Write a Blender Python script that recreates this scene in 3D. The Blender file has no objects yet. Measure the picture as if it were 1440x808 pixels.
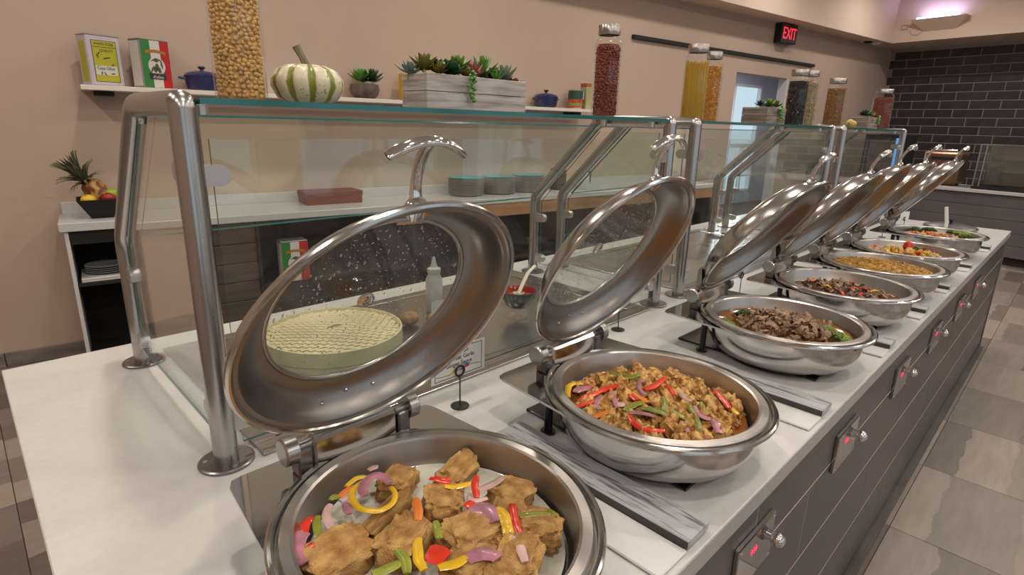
import bpy, bmesh, math, random
import numpy as np
from mathutils import Vector, Matrix, Euler, noise

# ------------------------------------------------------------------ camera, sky, exposure
SC = bpy.context.scene
COL = SC.collection
FPX, YAW, PIT, ROL, WR, PCX, PCY = 790.45, .785828, .26944, .025741, -.142013, 722.05, 392.68
EYE = Vector((0, 0, 1.543))
_c, _s = math.cos, math.sin
FW = Vector((_c(YAW)*_c(PIT), _s(YAW)*_c(PIT), -_s(PIT)))
_rt = Vector((_s(YAW), -_c(YAW), 0)); _up = _rt.cross(FW)
RT = _rt*_c(ROL) + _up*_s(ROL); UP = _up*_c(ROL) - _rt*_s(ROL)
cam_d = bpy.data.cameras.new('camera'); cam = bpy.data.objects.new('camera', cam_d); COL.objects.link(cam)
cam_d.sensor_width = 36; cam_d.sensor_fit = 'HORIZONTAL'; cam_d.lens = FPX/1440*36
cam_d.shift_x = -(PCX-720)/1440; cam_d.shift_y = (PCY-404)/1440
cam_d.clip_start = .02; cam_d.clip_end = 100
m = Matrix(((RT.x, UP.x, -FW.x, EYE.x), (RT.y, UP.y, -FW.y, EYE.y), (RT.z, UP.z, -FW.z, EYE.z), (0, 0, 0, 1)))
cam.matrix_world = m
SC.camera = cam
SC.view_settings.view_transform = 'Standard'; SC.view_settings.look = 'None'
SC.view_settings.gamma = 1; SC.view_settings.use_curve_mapping = False
SC.view_settings.exposure = -0.97
SC.cycles.use_denoising = True
SC.cycles.max_bounces = 10; SC.cycles.diffuse_bounces = 4; SC.cycles.glossy_bounces = 5
SC.cycles.transmission_bounces = 6; SC.cycles.transparent_max_bounces = 24
SC.cycles.caustics_reflective = False; SC.cycles.caustics_refractive = False
SC.cycles.sample_clamp_indirect = 4.0
W = bpy.data.worlds.new('sky'); SC.world = W; W.use_nodes = True
W.node_tree.nodes['Background'].inputs[0].default_value = (.72, .86, 1, 1)
W.node_tree.nodes['Background'].inputs[1].default_value = 1.9
LAMP_W = 34.0       # watts of one ceiling downlight
CEIL = 3.75

def pz(x, y, z):                     # photograph pixel -> point at height z
    d = FW*FPX + RT*(x-PCX) - UP*(y-PCY); return EYE + d*((z-EYE.z)/d.z)
def uv(u, v, z=0):                   # wall frame (u along the back wall, v towards it)
    return Vector((u*_c(WR)-v*_s(WR), u*_s(WR)+v*_c(WR), z))
R = random.Random(7)

# ------------------------------------------------------------------ materials
MATS = {}
def mat(name, col, rough=.5, metal=0, noise_s=0, noise_a=0, bump=0, bump_s=None, emis=0, spec=None, coat=0, sss=0, rand=0, detail=4, stretch=None, rough_a=0):
    if name in MATS: return MATS[name]
    M = bpy.data.materials.new(name); M.use_nodes = True; N = M.node_tree.nodes; L = M.node_tree.links
    p = N['Principled BSDF']; MATS[name] = M
    p.inputs['Base Color'].default_value = (*col, 1); p.inputs['Roughness'].default_value = rough; p.inputs['Metallic'].default_value = metal
    if spec is not None: p.inputs['Specular IOR Level'].default_value = spec
    if coat: p.inputs['Coat Weight'].default_value = coat; p.inputs['Coat Roughness'].default_value = .1
    if sss: p.inputs['Subsurface Weight'].default_value = sss; p.inputs['Subsurface Radius'].default_value = (.01, .006, .004)
    if emis: p.inputs['Emission Color'].default_value = (*col, 1); p.inputs['Emission Strength'].default_value = emis
    tc = N.new('ShaderNodeTexCoord'); vec = tc.outputs['Object']
    if stretch:
        mp = N.new('ShaderNodeMapping'); mp.inputs['Scale'].default_value = stretch; L.new(vec, mp.inputs['Vector']); vec = mp.outputs['Vector']
    colout = None
    if noise_a:
        n = N.new('ShaderNodeTexNoise'); n.inputs['Scale'].default_value = noise_s; n.inputs['Detail'].default_value = detail; L.new(vec, n.inputs['Vector'])
        r = N.new('ShaderNodeValToRGB'); a = 1-noise_a; b = 1+noise_a
        r.color_ramp.elements[0].position = .3; r.color_ramp.elements[1].position = .7
        r.color_ramp.elements[0].color = tuple(min(1, x*a) for x in col)+(1,); r.color_ramp.elements[1].color = tuple(min(1, x*b) for x in col)+(1,)
        L.new(n.outputs['Fac'], r.inputs['Fac']); colout = r.outputs['Color']
        if rough_a:
            mr = N.new('ShaderNodeMapRange'); mr.inputs['To Min'].default_value = max(0, rough-rough_a); mr.inputs['To Max'].default_value = rough+rough_a
            L.new(n.outputs['Fac'], mr.inputs['Value']); L.new(mr.outputs['Result'], p.inputs['Roughness'])
    if rand:
        oi = N.new('ShaderNodeObjectInfo'); hs = N.new('ShaderNodeHueSaturation')
        mr = N.new('ShaderNodeMapRange'); mr.inputs['To Min'].default_value = 1-rand; mr.inputs['To Max'].default_value = 1+rand
        L.new(oi.outputs['Random'], mr.inputs['Value']); L.new(mr.outputs['Result'], hs.inputs['Value'])
        if colout: L.new(colout, hs.inputs['Color'])
        else: hs.inputs['Color'].default_value = (*col, 1)
        colout = hs.outputs['Color']
    if colout: L.new(colout, p.inputs['Base Color'])
    if bump:
        n2 = N.new('ShaderNodeTexNoise'); n2.inputs['Scale'].default_value = bump_s or noise_s or 50; n2.inputs['Detail'].default_value = 5; L.new(vec, n2.inputs['Vector'])
        bn = N.new('ShaderNodeBump'); bn.inputs['Strength'].default_value = bump; bn.inputs['Distance'].default_value = .004
        L.new(n2.outputs['Fac'], bn.inputs['Height']); L.new(bn.outputs['Normal'], p.inputs['Normal'])
    return M
def ramp2(M, colA, colB, scale, lo=.42, hi=.58, detail=5, stretch=None, kind='NOISE', dist=0):
    """mix a second real colour into a material by a noise with a shape of its own"""
    N = M.node_tree.nodes; L = M.node_tree.links; p = N['Principled BSDF']
    tc = N.new('ShaderNodeTexCoord'); vec = tc.outputs['Object']
    if stretch:
        mp = N.new('ShaderNodeMapping'); mp.inputs['Scale'].default_value = stretch; L.new(vec, mp.inputs['Vector']); vec = mp.outputs['Vector']
    n = N.new('ShaderNodeTexNoise'); n.inputs['Scale'].default_value = scale; n.inputs['Detail'].default_value = detail; n.inputs['Distortion'].default_value = dist
    L.new(vec, n.inputs['Vector'])
    r = N.new('ShaderNodeValToRGB'); r.color_ramp.elements[0].position = lo; r.color_ramp.elements[1].position = hi
    r.color_ramp.elements[0].color = (*colA, 1); r.color_ramp.elements[1].color = (*colB, 1)
    L.new(n.outputs['Fac'], r.inputs['Fac']); L.new(r.outputs['Color'], p.inputs['Base Color'])
    return M
def glass(name, tint=(.95, .975, .965), ior=1.45, rough=0.0, refl=1.0):
    if name in MATS: return MATS[name]
    M = bpy.data.materials.new(name); M.use_nodes = True; N = M.node_tree.nodes; L = M.node_tree.links
    for n in list(N):
        if n.type == 'BSDF_PRINCIPLED': N.remove(n)
    out = N['Material Output']; t = N.new('ShaderNodeBsdfTransparent'); t.inputs[0].default_value = (*tint, 1)
    g = N.new('ShaderNodeBsdfGlossy'); g.inputs['Roughness'].default_value = rough; g.inputs['Color'].default_value = (refl, refl, refl, 1)
    f = N.new('ShaderNodeLayerWeight'); f.inputs['Blend'].default_value = .5; f0 = ((ior-1)/(ior+1))**2
    pw = N.new('ShaderNodeMath'); pw.operation = 'POWER'; pw.inputs[1].default_value = 5; L.new(f.outputs['Facing'], pw.inputs[0])
    fr = N.new('ShaderNodeMath'); fr.operation = 'MULTIPLY_ADD'; fr.inputs[1].default_value = 1-f0; fr.inputs[2].default_value = f0; L.new(pw.outputs[0], fr.inputs[0])
    mx = N.new('ShaderNodeMixShader'); L.new(fr.outputs[0], mx.inputs[0]); L.new(t.outputs[0], mx.inputs[1]); L.new(g.outputs[0], mx.inputs[2]); L.new(mx.outputs[0], out.inputs[0])
    MATS[name] = M; return M

m_wall = mat('wall_paint', (.49, .372, .302), .75, noise_s=3, noise_a=.02, bump=.05, bump_s=180)
m_soff = mat('soffit_paint', (.74, .59, .48), .75, noise_s=3, noise_a=.02)
m_ceil = mat('ceiling_paint', (.86, .84, .81), .8)
m_grey_wall = mat('corridor_paint', (.46, .48, .54), .8)
m_frame_white = mat('white_frame', (.75, .76, .78), .4)
m_quartz = mat('white_quartz', (.56, .545, .53), .25, noise_s=60, noise_a=.03, spec=.5)
m_quartz_edge = mat('quartz_edge', (.36, .34, .325), .3, noise_s=60, noise_a=.05)
m_front = mat('brown_grey_tile', (.074, .061, .056), .33, noise_s=5, noise_a=.22, bump=.04, bump_s=90, rand=.06, rough_a=.06)
m_grout = mat('pale_grout', (.60, .55, .51), .9)
m_brick = mat('charcoal_brick', (.040, .033, .032), .42, noise_s=9, noise_a=.3, bump=.12, bump_s=60, rand=.25)
m_grout2 = mat('brick_grout', (.34, .28, .25), .9)
m_black = mat('black_plastic', (.012, .012, .013), .35)
m_blackmat = mat('black_matte', (.012, .011, .011), .8)
m_blackglass = mat('black_glass', (.008, .008, .010), .06, coat=.3)
m_steel = mat('polished_steel', (.58, .56, .54), .15, 1, noise_s=14, noise_a=.05, rough_a=.04)
m_pan = mat('pan_steel', (.58, .54, .51), .32, 1, noise_s=12, noise_a=.06, rough_a=.05)
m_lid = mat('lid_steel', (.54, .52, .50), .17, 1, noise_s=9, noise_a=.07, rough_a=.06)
m_lidin = mat('satin_lid_steel_dimmed', (.29, .27, .255), .30, 1, noise_s=9, noise_a=.08, rough_a=.06)  # lid inside: satin finish, with its dimmer reflections painted into the colour
m_plate = mat('mirror_steel', (.52, .51, .53), .06, 1, noise_s=6, noise_a=.05, rough_a=.04)
m_brushed = mat('brushed_steel', (.43, .415, .40), .25, 1, noise_s=30, noise_a=.02, stretch=(1, 1, .06), rough_a=.02)
m_darksteel = mat('dark_steel', (.24, .23, .23), .3, 1)
m_well = mat('well_steel', (.40, .39, .36), .25, 1, noise_s=3, noise_a=.03, rough_a=.03)
m_chrome = mat('chrome', (.75, .74, .73), .07, 1)
m_glass = glass('clear_glass'); m_lidglass = glass('lid_glass', (.90, .90, .87))
m_jarglass = glass('jar_glass', (.97, .97, .96)); m_edge = mat('glass_edge_teal', (.010, .13, .13), .12, coat=.5)
m_drop = glass('water_drop', (.80, .82, .82), 2.3)
def haze(M, k):
    N = M.node_tree.nodes; L = M.node_tree.links; out = N['Material Output']; src = out.inputs[0].links[0].from_socket
    d = N.new('ShaderNodeBsdfDiffuse'); d.inputs[0].default_value = (.8, .8, .78, 1); mx = N.new('ShaderNodeMixShader'); mx.inputs[0].default_value = k
    L.new(src, mx.inputs[1]); L.new(d.outputs[0], mx.inputs[2]); L.new(mx.outputs[0], out.inputs[0])
haze(m_lidglass, .07); haze(m_drop, .35); haze(m_glass, .004)
m_white = mat('white_melamine', (.62, .61, .60), .3)
m_card = mat('card_white', (.66, .65, .62), .6); m_ink = mat('ink', (.03, .03, .03), .7)
m_wood_l = mat('light_wood', (.36, .20, .10), .45, noise_s=5, noise_a=.25, stretch=(.4, 4, 4))
m_wood_d = mat('dark_wood', (.085, .058, .045), .5, noise_s=5, noise_a=.35, stretch=(.3, 4, 4))
m_shelf = mat('white_shelf', (.72, .66, .61), .4)
m_navy = mat('navy_enamel', (.018, .022, .085), .25, coat=.4)
m_lens = mat('lamp_lens', (1, .86, .70), .5, emis=14)
# floor tile: bands of different tone running along x, different on every tile
def floor_mat():
    M = mat('porcelain_floor_tile', (.2, .17, .15), .38, bump=.03, bump_s=60); N = M.node_tree.nodes; L = M.node_tree.links; p = N['Principled BSDF']
    tc = N.new('ShaderNodeTexCoord'); oi = N.new('ShaderNodeObjectInfo'); sx = N.new('ShaderNodeSeparateXYZ'); L.new(tc.outputs['Object'], sx.inputs[0])
    n0 = N.new('ShaderNodeTexNoise'); n0.inputs['Scale'].default_value = 7; n0.inputs['Detail'].default_value = 6; L.new(tc.outputs['Object'], n0.inputs['Vector'])
    ma = N.new('ShaderNodeMath'); ma.operation = 'MULTIPLY_ADD'; ma.inputs[1].default_value = .07; L.new(n0.outputs['Fac'], ma.inputs[0]); L.new(sx.outputs['Y'], ma.inputs[2])
    mb = N.new('ShaderNodeMath'); mb.operation = 'MULTIPLY_ADD'; mb.inputs[1].default_value = 57.3; L.new(oi.outputs['Random'], mb.inputs[0]); L.new(ma.outputs[0], mb.inputs[2])
    v = N.new('ShaderNodeTexVoronoi'); v.voronoi_dimensions = '1D'; v.inputs['Scale'].default_value = 4.2; L.new(mb.outputs[0], v.inputs['W'])
    sc_ = N.new('ShaderNodeSeparateColor'); L.new(v.outputs['Color'], sc_.inputs[0])
    r = N.new('ShaderNodeValToRGB'); e = r.color_ramp.elements; e[0].position = 0; e[0].color = (.105, .081, .066, 1); e[1].position = 1; e[1].color = (.30, .248, .212, 1)
    x = e.new(.5); x.color = (.20, .168, .147, 1); L.new(sc_.outputs[0], r.inputs['Fac'])
    n1 = N.new('ShaderNodeTexNoise'); n1.inputs['Scale'].default_value = 5; n1.inputs['Detail'].default_value = 7
    mp = N.new('ShaderNodeMapping'); mp.inputs['Scale'].default_value = (1, 7, 1); L.new(tc.outputs['Object'], mp.inputs['Vector']); L.new(mp.outputs['Vector'], n1.inputs['Vector'])
    mr = N.new('ShaderNodeMapRange'); mr.inputs['To Min'].default_value = .74; mr.inputs['To Max'].default_value = 1.26; L.new(n1.outputs['Fac'], mr.inputs['Value'])
    hs = N.new('ShaderNodeHueSaturation'); L.new(mr.outputs['Result'], hs.inputs['Value']); L.new(r.outputs['Color'], hs.inputs['Color']); L.new(hs.outputs['Color'], p.inputs['Base Color'])
    return M
m_floor = floor_mat(); m_floor_grout = mat('floor_grout', (.07, .055, .048), .9)

# ------------------------------------------------------------------ mesh helpers
class MB:
    def __init__(s): s.v = []; s.f = []; s.m = []
    def add(s, vs, fs, mi=0):
        o = len(s.v); s.v += [tuple(v) for v in vs]; s.f += [tuple(i+o for i in f) for f in fs]; s.m += [mi]*len(fs); return s
    def box(s, x0, x1, y0, y1, z0, z1, mi=0, mtop=None):
        s.add([(x0, y0, z0), (x1, y0, z0), (x1, y1, z0), (x0, y1, z0), (x0, y0, z1), (x1, y0, z1), (x1, y1, z1), (x0, y1, z1)],
              [(3, 2, 1, 0), (4, 5, 6, 7), (0, 1, 5, 4), (1, 2, 6, 5), (2, 3, 7, 6), (3, 0, 4, 7)], mi)
        if mtop is not None: s.m[-5] = mtop
        return s
    def cbox(s, x0, x1, y0, y1, z0, z1, b=.002, mi=0):      # chamfered box
        v = []; F = []; ix = {}
        for i, x in enumerate((x0, x1)):
            for j, y in enumerate((y0, y1)):
                for k, z in enumerate((z0, z1)):
                    sx, sy, sz = (1 if i == 0 else -1)*b, (1 if j == 0 else -1)*b, (1 if k == 0 else -1)*b
                    for a, p in (('x', (x, y+sy, z+sz)), ('y', (x+sx, y, z+sz)), ('z', (x+sx, y+sy, z))): ix[a, i, j, k] = len(v); v.append(p)
        for i in (0, 1):
            q = [ix['x', i, 0, 0], ix['x', i, 0, 1], ix['x', i, 1, 1], ix['x', i, 1, 0]]; F.append(q if i == 0 else q[::-1])
            q = [ix['y', 0, i, 0], ix['y', 1, i, 0], ix['y', 1, i, 1], ix['y', 0, i, 1]]; F.append(q if i == 0 else q[::-1])
            q = [ix['z', 0, 0, i], ix['z', 0, 1, i], ix['z', 1, 1, i], ix['z', 1, 0, i]]; F.append(q if i == 0 else q[::-1])
        for a in (0, 1):
            for b_ in (0, 1):
                F.append([ix['x', a, b_, 0], ix['x', a, b_, 1], ix['y', a, b_, 1], ix['y', a, b_, 0]] if a != b_ else [ix['y', a, b_, 0], ix['y', a, b_, 1], ix['x', a, b_, 1], ix['x', a, b_, 0]])
                F.append([ix['x', a, 0, b_], ix['x', a, 1, b_], ix['z', a, 1, b_], ix['z', a, 0, b_]] if a == b_ else [ix['z', a, 0, b_], ix['z', a, 1, b_], ix['x', a, 1, b_], ix['x', a, 0, b_]])
                F.append([ix['y', 0, a, b_], ix['y', 1, a, b_], ix['z', 1, a, b_], ix['z', 0, a, b_]] if a != b_ else [ix['z', 0, a, b_], ix['z', 1, a, b_], ix['y', 1, a, b_], ix['y', 0, a, b_]])
        for i in (0, 1):
            for j in (0, 1):
                for k in (0, 1):
                    t = [ix['x', i, j, k], ix['y', i, j, k], ix['z', i, j, k]]; F.append(t if (i+j+k) % 2 else t[::-1])
        return s.add(v, F, mi)
    def lathe(s, prof, n=48, c=(0, 0, 0), sx=1, sy=1, mi=0, fn=None):
        v = []; rows = []
        for (r, z) in prof:
            if r < 1e-6: rows.append([len(v)]); v.append((c[0], c[1], c[2]+z))
            else:
                row = []
                for k in range(n):
                    a = 2*math.pi*k/n; q = fn(a, r, z) if fn else r
                    row.append(len(v)); v.append((c[0]+q*sx*math.cos(a), c[1]+q*sy*math.sin(a), c[2]+z))
                rows.append(row)
        F = []
        for A, B in zip(rows, rows[1:]):
            for k in range(n):
                k2 = (k+1) % n
                if len(A) == 1 and len(B) == 1: break
                if len(A) == 1: F.append((A[0], B[k2], B[k]))
                elif len(B) == 1: F.append((A[k], A[k2], B[0]))
                else: F.append((A[k], A[k2], B[k2], B[k]))
        return s.add(v, F, mi)
    def tube(s, pts, r, n=12, cap=True, flat=None, up=None, mi=0, closed=False):
        P = [Vector(p) for p in pts]; K = len(P); rr = r if isinstance(r, (list, tuple)) else [r]*K
        v = []; prevN = None
        for i, p in enumerate(P):
            t = (P[(i+1) % K]-P[i-1]) if closed else (P[min(i+1, K-1)]-P[max(i-1, 0)])
            t.normalize()
            if prevN is None:
                u = Vector(up) if up else (Vector((0, 0, 1)) if abs(t.z) < .9 else Vector((1, 0, 0)))
                N_ = (u - t*u.dot(t)).normalized()
            else: N_ = (prevN - t*prevN.dot(t)).normalized()
            prevN = N_; Bv = t.cross(N_)
            fa, fb = flat if flat else (1, 1)
            for k in range(n):
                a = 2*math.pi*k/n; v.append(p + N_*(math.cos(a)*rr[i]*fa) + Bv*(math.sin(a)*rr[i]*fb))
        F = []
        for i in range(K if closed else K-1):
            j = (i+1) % K
            for k in range(n): F.append((i*n+k, i*n+(k+1) % n, j*n+(k+1) % n, j*n+k))
        if cap and not closed: F.append(tuple(range(n-1, -1, -1))); F.append(tuple((K-1)*n+k for k in range(n)))
        return s.add(v, F, mi)
    def cyl(s, a, b, r, n=16, r2=None, mi=0): return s.tube([a, b], [r, r if r2 is None else r2], n, mi=mi)
    def ball(s, c, rad, n=12, m_=8, rot=None, mi=0):
        rx, ry, rz = rad if isinstance(rad, (tuple, list)) else (rad,)*3
        v = []; F = []
        for i in range(m_+1):
            th = math.pi*i/m_
            for k in range(n):
                q = Vector((rx*math.sin(th)*math.cos(2*math.pi*k/n), ry*math.sin(th)*math.sin(2*math.pi*k/n), -rz*math.cos(th)))
                if rot is not None: q = rot @ q
                v.append(q+Vector(c))
        for i in range(m_):
            for k in range(n): F.append((i*n+k, i*n+(k+1) % n, (i+1)*n+(k+1) % n, (i+1)*n+k))
        return s.add(v, F, mi)
    def prism(s, poly, z0, z1, mi=0):
        n = len(poly)
        return s.add([(x, y, z0) for x, y in poly]+[(x, y, z1) for x, y in poly],
                     [tuple(range(n-1, -1, -1)), tuple(range(n, 2*n))]+[(i, (i+1) % n, n+(i+1) % n, n+i) for i in range(n)], mi)
    def xf(s, M):
        s.v = [tuple(M @ Vector(v)) for v in s.v]; return s
    def mesh(s, name, mats, smooth=None):
        me = bpy.data.meshes.new(name); me.from_pydata(s.v, [], s.f)
        for M in (mats if isinstance(mats, (list, tuple)) else [mats]): me.materials.append(M)
        if any(s.m): me.polygons.foreach_set('material_index', s.m)
        if smooth is not None:
            me.polygons.foreach_set('use_smooth', [True]*len(s.f)); me.set_sharp_from_angle(angle=math.radians(smooth))
        me.update(); return me
def link(name, me, parent=None, loc=(0, 0, 0), rot=(0, 0, 0)):
    o = bpy.data.objects.new(name, me); COL.objects.link(o); o.location = loc; o.rotation_euler = rot
    if parent is not None: o.parent = parent
    return o
def ob(name, mb, mats, parent=None, loc=(0, 0, 0), rot=(0, 0, 0), smooth=None):
    return link(name, mb.mesh(name, mats, smooth), parent, loc, rot)
def tag(o, label, cat, group=None, kind=None):
    o['label'] = label; o['category'] = cat
    if group: o['group'] = group
    if kind: o['kind'] = kind
    return o
def thing(name, label, cat, loc=(0, 0, 0), rz=0, group=None):
    o = bpy.data.objects.new(name, None); COL.objects.link(o); o.location = loc; o.rotation_euler = (0, 0, rz); o.empty_display_size = .05
    return tag(o, label, cat, group)
def struct(name, mb, mats, loc=(0, 0, 0), rot=(0, 0, 0), smooth=None, parent=None):
    o = ob(name, mb, mats, parent, loc, rot, smooth)
    if parent is None: o['kind'] = 'structure'
    return o
def copy_tree(o, parent=None):
    c = o.copy(); COL.objects.link(c); c.parent = parent
    for ch in [k for k in o.children]: copy_tree(ch, c)
    return c
def text(name, s, size, M, parent, loc, rot, align='CENTER', ext=.0003, sx=1):
    cu = bpy.data.curves.new(name, 'FONT'); cu.body = s; cu.size = size; cu.align_x = align; cu.align_y = 'CENTER'; cu.extrude = ext; cu.resolution_u = 3
    t = bpy.data.objects.new(name, cu); me = bpy.data.meshes.new_from_object(t); bpy.data.objects.remove(t)
    me.materials.clear(); me.materials.append(M); o = link(name, me, parent, loc, rot); o.scale.x = sx; return o
def arc(c, r, a0, a1, n, plane='xy'):
    out = []
    for i in range(n+1):
        a = a0+(a1-a0)*i/n; out.append((c[0]+r*math.cos(a), c[1]+r*math.sin(a)))
    return out
def fillet(pts, rad, n=6):               # round the corners of a 3-D polyline
    P = [Vector(p) for p in pts]; out = [P[0]]
    for a, b, c in zip(P, P[1:], P[2:]):
        d1 = (a-b).normalized(); d2 = (c-b).normalized(); k = min(rad, (a-b).length*.45, (c-b).length*.45)
        p, q = b+d1*k, b+d2*k
        for i in range(n+1):
            t = i/n; out.append(p*(1-t)**2+b*2*t*(1-t)+q*t*t)
    out.append(P[-1]); return out
def quad(p0, p1, p2, n):
    c = p1*2-(p0+p2)*.5; return [p0*(1-t)**2+c*2*t*(1-t)+p2*t*t for t in (i/n for i in range(n+1))]
_ico = {}
def ico(sub):
    if sub not in _ico:
        bm = bmesh.new(); bmesh.ops.create_icosphere(bm, subdivisions=sub, radius=1)
        _ico[sub] = ([v.co.copy() for v in bm.verts], [tuple(v.index for v in f.verts) for f in bm.faces]); bm.free()
    return _ico[sub]
def lump(rad, amp, freq, seed, sub=3, box=1.0):
    vs, fs = ico(sub); out = []; off = Vector((seed*3.7, seed*1.3, seed*5.1))
    for v in vs:
        q = Vector([math.copysign(abs(x)**box, x) for x in v]) if box != 1 else v.copy()
        k = 1 + amp*noise.fractal(v*freq+off, 1.0, 2.0, 3)
        out.append((q.x*rad[0]*k, q.y*rad[1]*k, q.z*rad[2]*k))
    return MB().add(out, fs)

# ------------------------------------------------------------------ the room
U0, U1, V0, V1 = -3.0, 11.36, -5.0, 4.48
ROT = (0, 0, WR)
fl = struct('floor', MB().box(U0-.15, 13.7, V0-.15, 7.2, -.08, -.005), m_floor_grout, rot=ROT)
tile_me = MB().cbox(-.3140, .3140, -.6298, .6298, -.006, 0, .001).mesh('floor_tile', m_floor)
for i in range(-5, 18):
    for j in range(-5, 4):
        cx, cy = -.037+.631*(i+.5), .28+1.262*(j+.5)
        u, v = cx*_c(WR)+cy*_s(WR), -cx*_s(WR)+cy*_c(WR)
        if U0-.3 < u < U1+.25 and V0-.5 < v < V1+.6:
            t = link('floor_tile', tile_me); t.location = (cx, cy, 0); t.parent = fl; t.matrix_parent_inverse = Matrix.Rotation(-WR, 4, 'Z')
struct('ceiling', MB().box(U0-.12, U1+.12, V0-.12, V1+.12, CEIL, CEIL+.1), m_ceil, rot=ROT)
OP0, OP1, OPZ = 6.86, 8.13, 2.26
b = MB().box(U0, OP0, V1, V1+.12, 0, CEIL).box(OP1, U1+.12, V1, V1+.12, 0, CEIL).box(OP0, OP1, V1, V1+.12, OPZ, CEIL)
struct('wall_back', b, m_wall, rot=ROT)
bb = struct('baseboard_back', MB().box(U0, OP0-.08, V1-.012, V1, 0, .09), m_floor_grout, rot=ROT)
m_base = mat('base_tile', (.20, .165, .145), .45, noise_s=4, noise_a=.3, stretch=(1, 6, 6), rand=.2)
bme = MB().cbox(-.297, .297, -.018, 0, .002, .092, .0015).mesh('base_tile', m_base)
for k in range(16):
    uu = U0+.31+.6*k
    if uu < OP0-.4: link('base_tile', bme, bb, (uu, V1, 0))
struct('trim_1', MB().box(U0, U1, V1-.30, V1, 2.93, CEIL), m_soff, rot=ROT)
struct('trim_2', MB().box(10.54, U1, V0, V1-.30, 2.93, CEIL), m_soff, rot=ROT)
wf = struct('wall_far', MB().box(U1, U1+.12, -.6, V1+.12, 0, CEIL).box(U1-.004, U1+.12, V0, -.6, 0, CEIL, 1), [m_grout2, m_wall], rot=ROT)
brick_me = MB().cbox(-.007, 0, -.1935, .1935, -.0602, .0602, .002).mesh('brick', m_brick)
half_me = {}
for k in range(-2, 20):
    zt = 2.615-.133*k; zb = max(zt-.133, 0); ztc = min(zt, 2.93)
    for j in range(-1, 16):
        v1 = 4.02-.40*j + (.20 if k % 2 else 0); v0 = v1-.40
        if v0 > V1-.03 or v0 < -.61 or zb >= ztc: continue
        v1c = min(v1, V1)
        if v1c == v1 and ztc == zt: link('brick', brick_me, wf, (U1, (v0+v1)/2, zt-.0665))
        else: link('brick', MB().cbox(-.007, 0, v0+.0065, v1c-.0065, zb+.0063, ztc-.003, .002).mesh('brick', m_brick), wf, (U1, 0, 0))
struct('wall_left', MB().box(U0-.12, U0, V0, V1+.12, 0, CEIL), m_wall, rot=ROT)
b = MB().box(U0-.12, U1+.12, V0-.12, V0, 0, .45).box(U0-.12, U1+.12, V0-.12, V0, 2.9, CEIL)
WN = [(-2.4, .3), (.9, 3.6), (4.2, 6.9), (7.5, 10.2)]
e = U0-.12
for a, c_ in WN: b.box(e, a, V0-.12, V0, .45, 2.9); e = c_
b.box(e, U1+.12, V0-.12, V0, .45, 2.9)
struct('wall_right', b, m_wall, rot=ROT)
for k, (a, c_) in enumerate(WN):
    fr = MB()
    for x0, x1, z0, z1 in ((a, a+.05, .45, 2.9), (c_-.05, c_, .45, 2.9), (a, c_, .45, .5), (a, c_, 2.85, 2.9), ((a+c_)/2-.03, (a+c_)/2+.03, .5, 2.85)): fr.box(x0, x1, V0-.09, V0-.03, z0, z1)
    w = struct('window_%d' % (k+2), fr, m_frame_white, rot=ROT)
    for x0, x1 in ((a+.05, (a+c_)/2-.03), ((a+c_)/2+.03, c_-.05)): ob('pane', MB().box(x0, x1, V0-.065, V0-.059, .5, 2.85), m_glass, w)
# doorway in the back wall, with the grey room and its bright window behind
b = MB().box(OP1-.02, OP1+.0, V1-.006, V1+.13, 0, OPZ)
struct('door_1', b, m_frame_white, rot=ROT)
struct('wall_corridor_left', MB().box(5.7, 5.8, V1+.12, 7.1, 0, 2.75), m_grey_wall, rot=ROT)
struct('wall_corridor_right', MB().box(13.5, 13.6, V1+.12, 7.1, 0, 2.75), m_grey_wall, rot=ROT)
CW = (10.72, 11.72, .25, 2.45)
b = MB().box(5.7, CW[0], 7.0, 7.1, 0, 2.75).box(CW[1], 13.6, 7.0, 7.1, 0, 2.75).box(CW[0], CW[1], 7.0, 7.1, 0, CW[2]).box(CW[0], CW[1], 7.0, 7.1, CW[3], 2.75)
struct('wall_corridor_back', b, m_grey_wall, rot=ROT)
struct('wall_corridor_front', MB().box(11.48, 13.6, V1+.02, V1+.12, 0, 2.75), m_grey_wall, rot=ROT)
struct('ceiling_corridor', MB().box(5.7, 13.6, V1+.12, 7.1, 2.75, 2.8), m_grey_wall, rot=ROT)
b = MB()
for x0, x1, z0, z1 in ((CW[0], CW[0]+.05, CW[2], CW[3]), (CW[1]-.05, CW[1], CW[2], CW[3]), (CW[0], CW[1], CW[2], CW[2]+.05), (CW[0], CW[1], CW[3]-.05, CW[3]), (CW[0], CW[1], 1.18, 1.26), (CW[0]+.55, CW[0]+.6, CW[2], 1.2)): b.box(x0, x1, 6.99, 7.06, z0, z1)
t = thing('corridor_fill_light', 'unseen square white fill light added in the grey room beyond the doorway', 'fill light', uv(9.3, 5.8, 2.75), WR)  # unseen panel, added to brighten the grey room behind the doorway
ob('frame', MB().cbox(-.32, .32, -.32, .32, -.03, -.001, .004), m_frame_white, t)
ld = bpy.data.lights.new('lamp', 'AREA'); ld.shape = 'SQUARE'; ld.size = .58; ld.energy = 190; ld.color = (.9, .93, 1); lo = bpy.data.objects.new('lamp', ld); COL.objects.link(lo); lo.parent = t; lo.location = (0, 0, -.035)
w1 = struct('window_1', b, m_frame_white, rot=ROT)
ob('pane', MB().box(CW[0]+.05, CW[1]-.05, 7.02, 7.026, CW[2]+.05, 1.18), m_glass, w1); ob('pane', MB().box(CW[0]+.05, CW[1]-.05, 7.02, 7.026, 1.26, CW[3]-.05), m_glass, w1)

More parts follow.
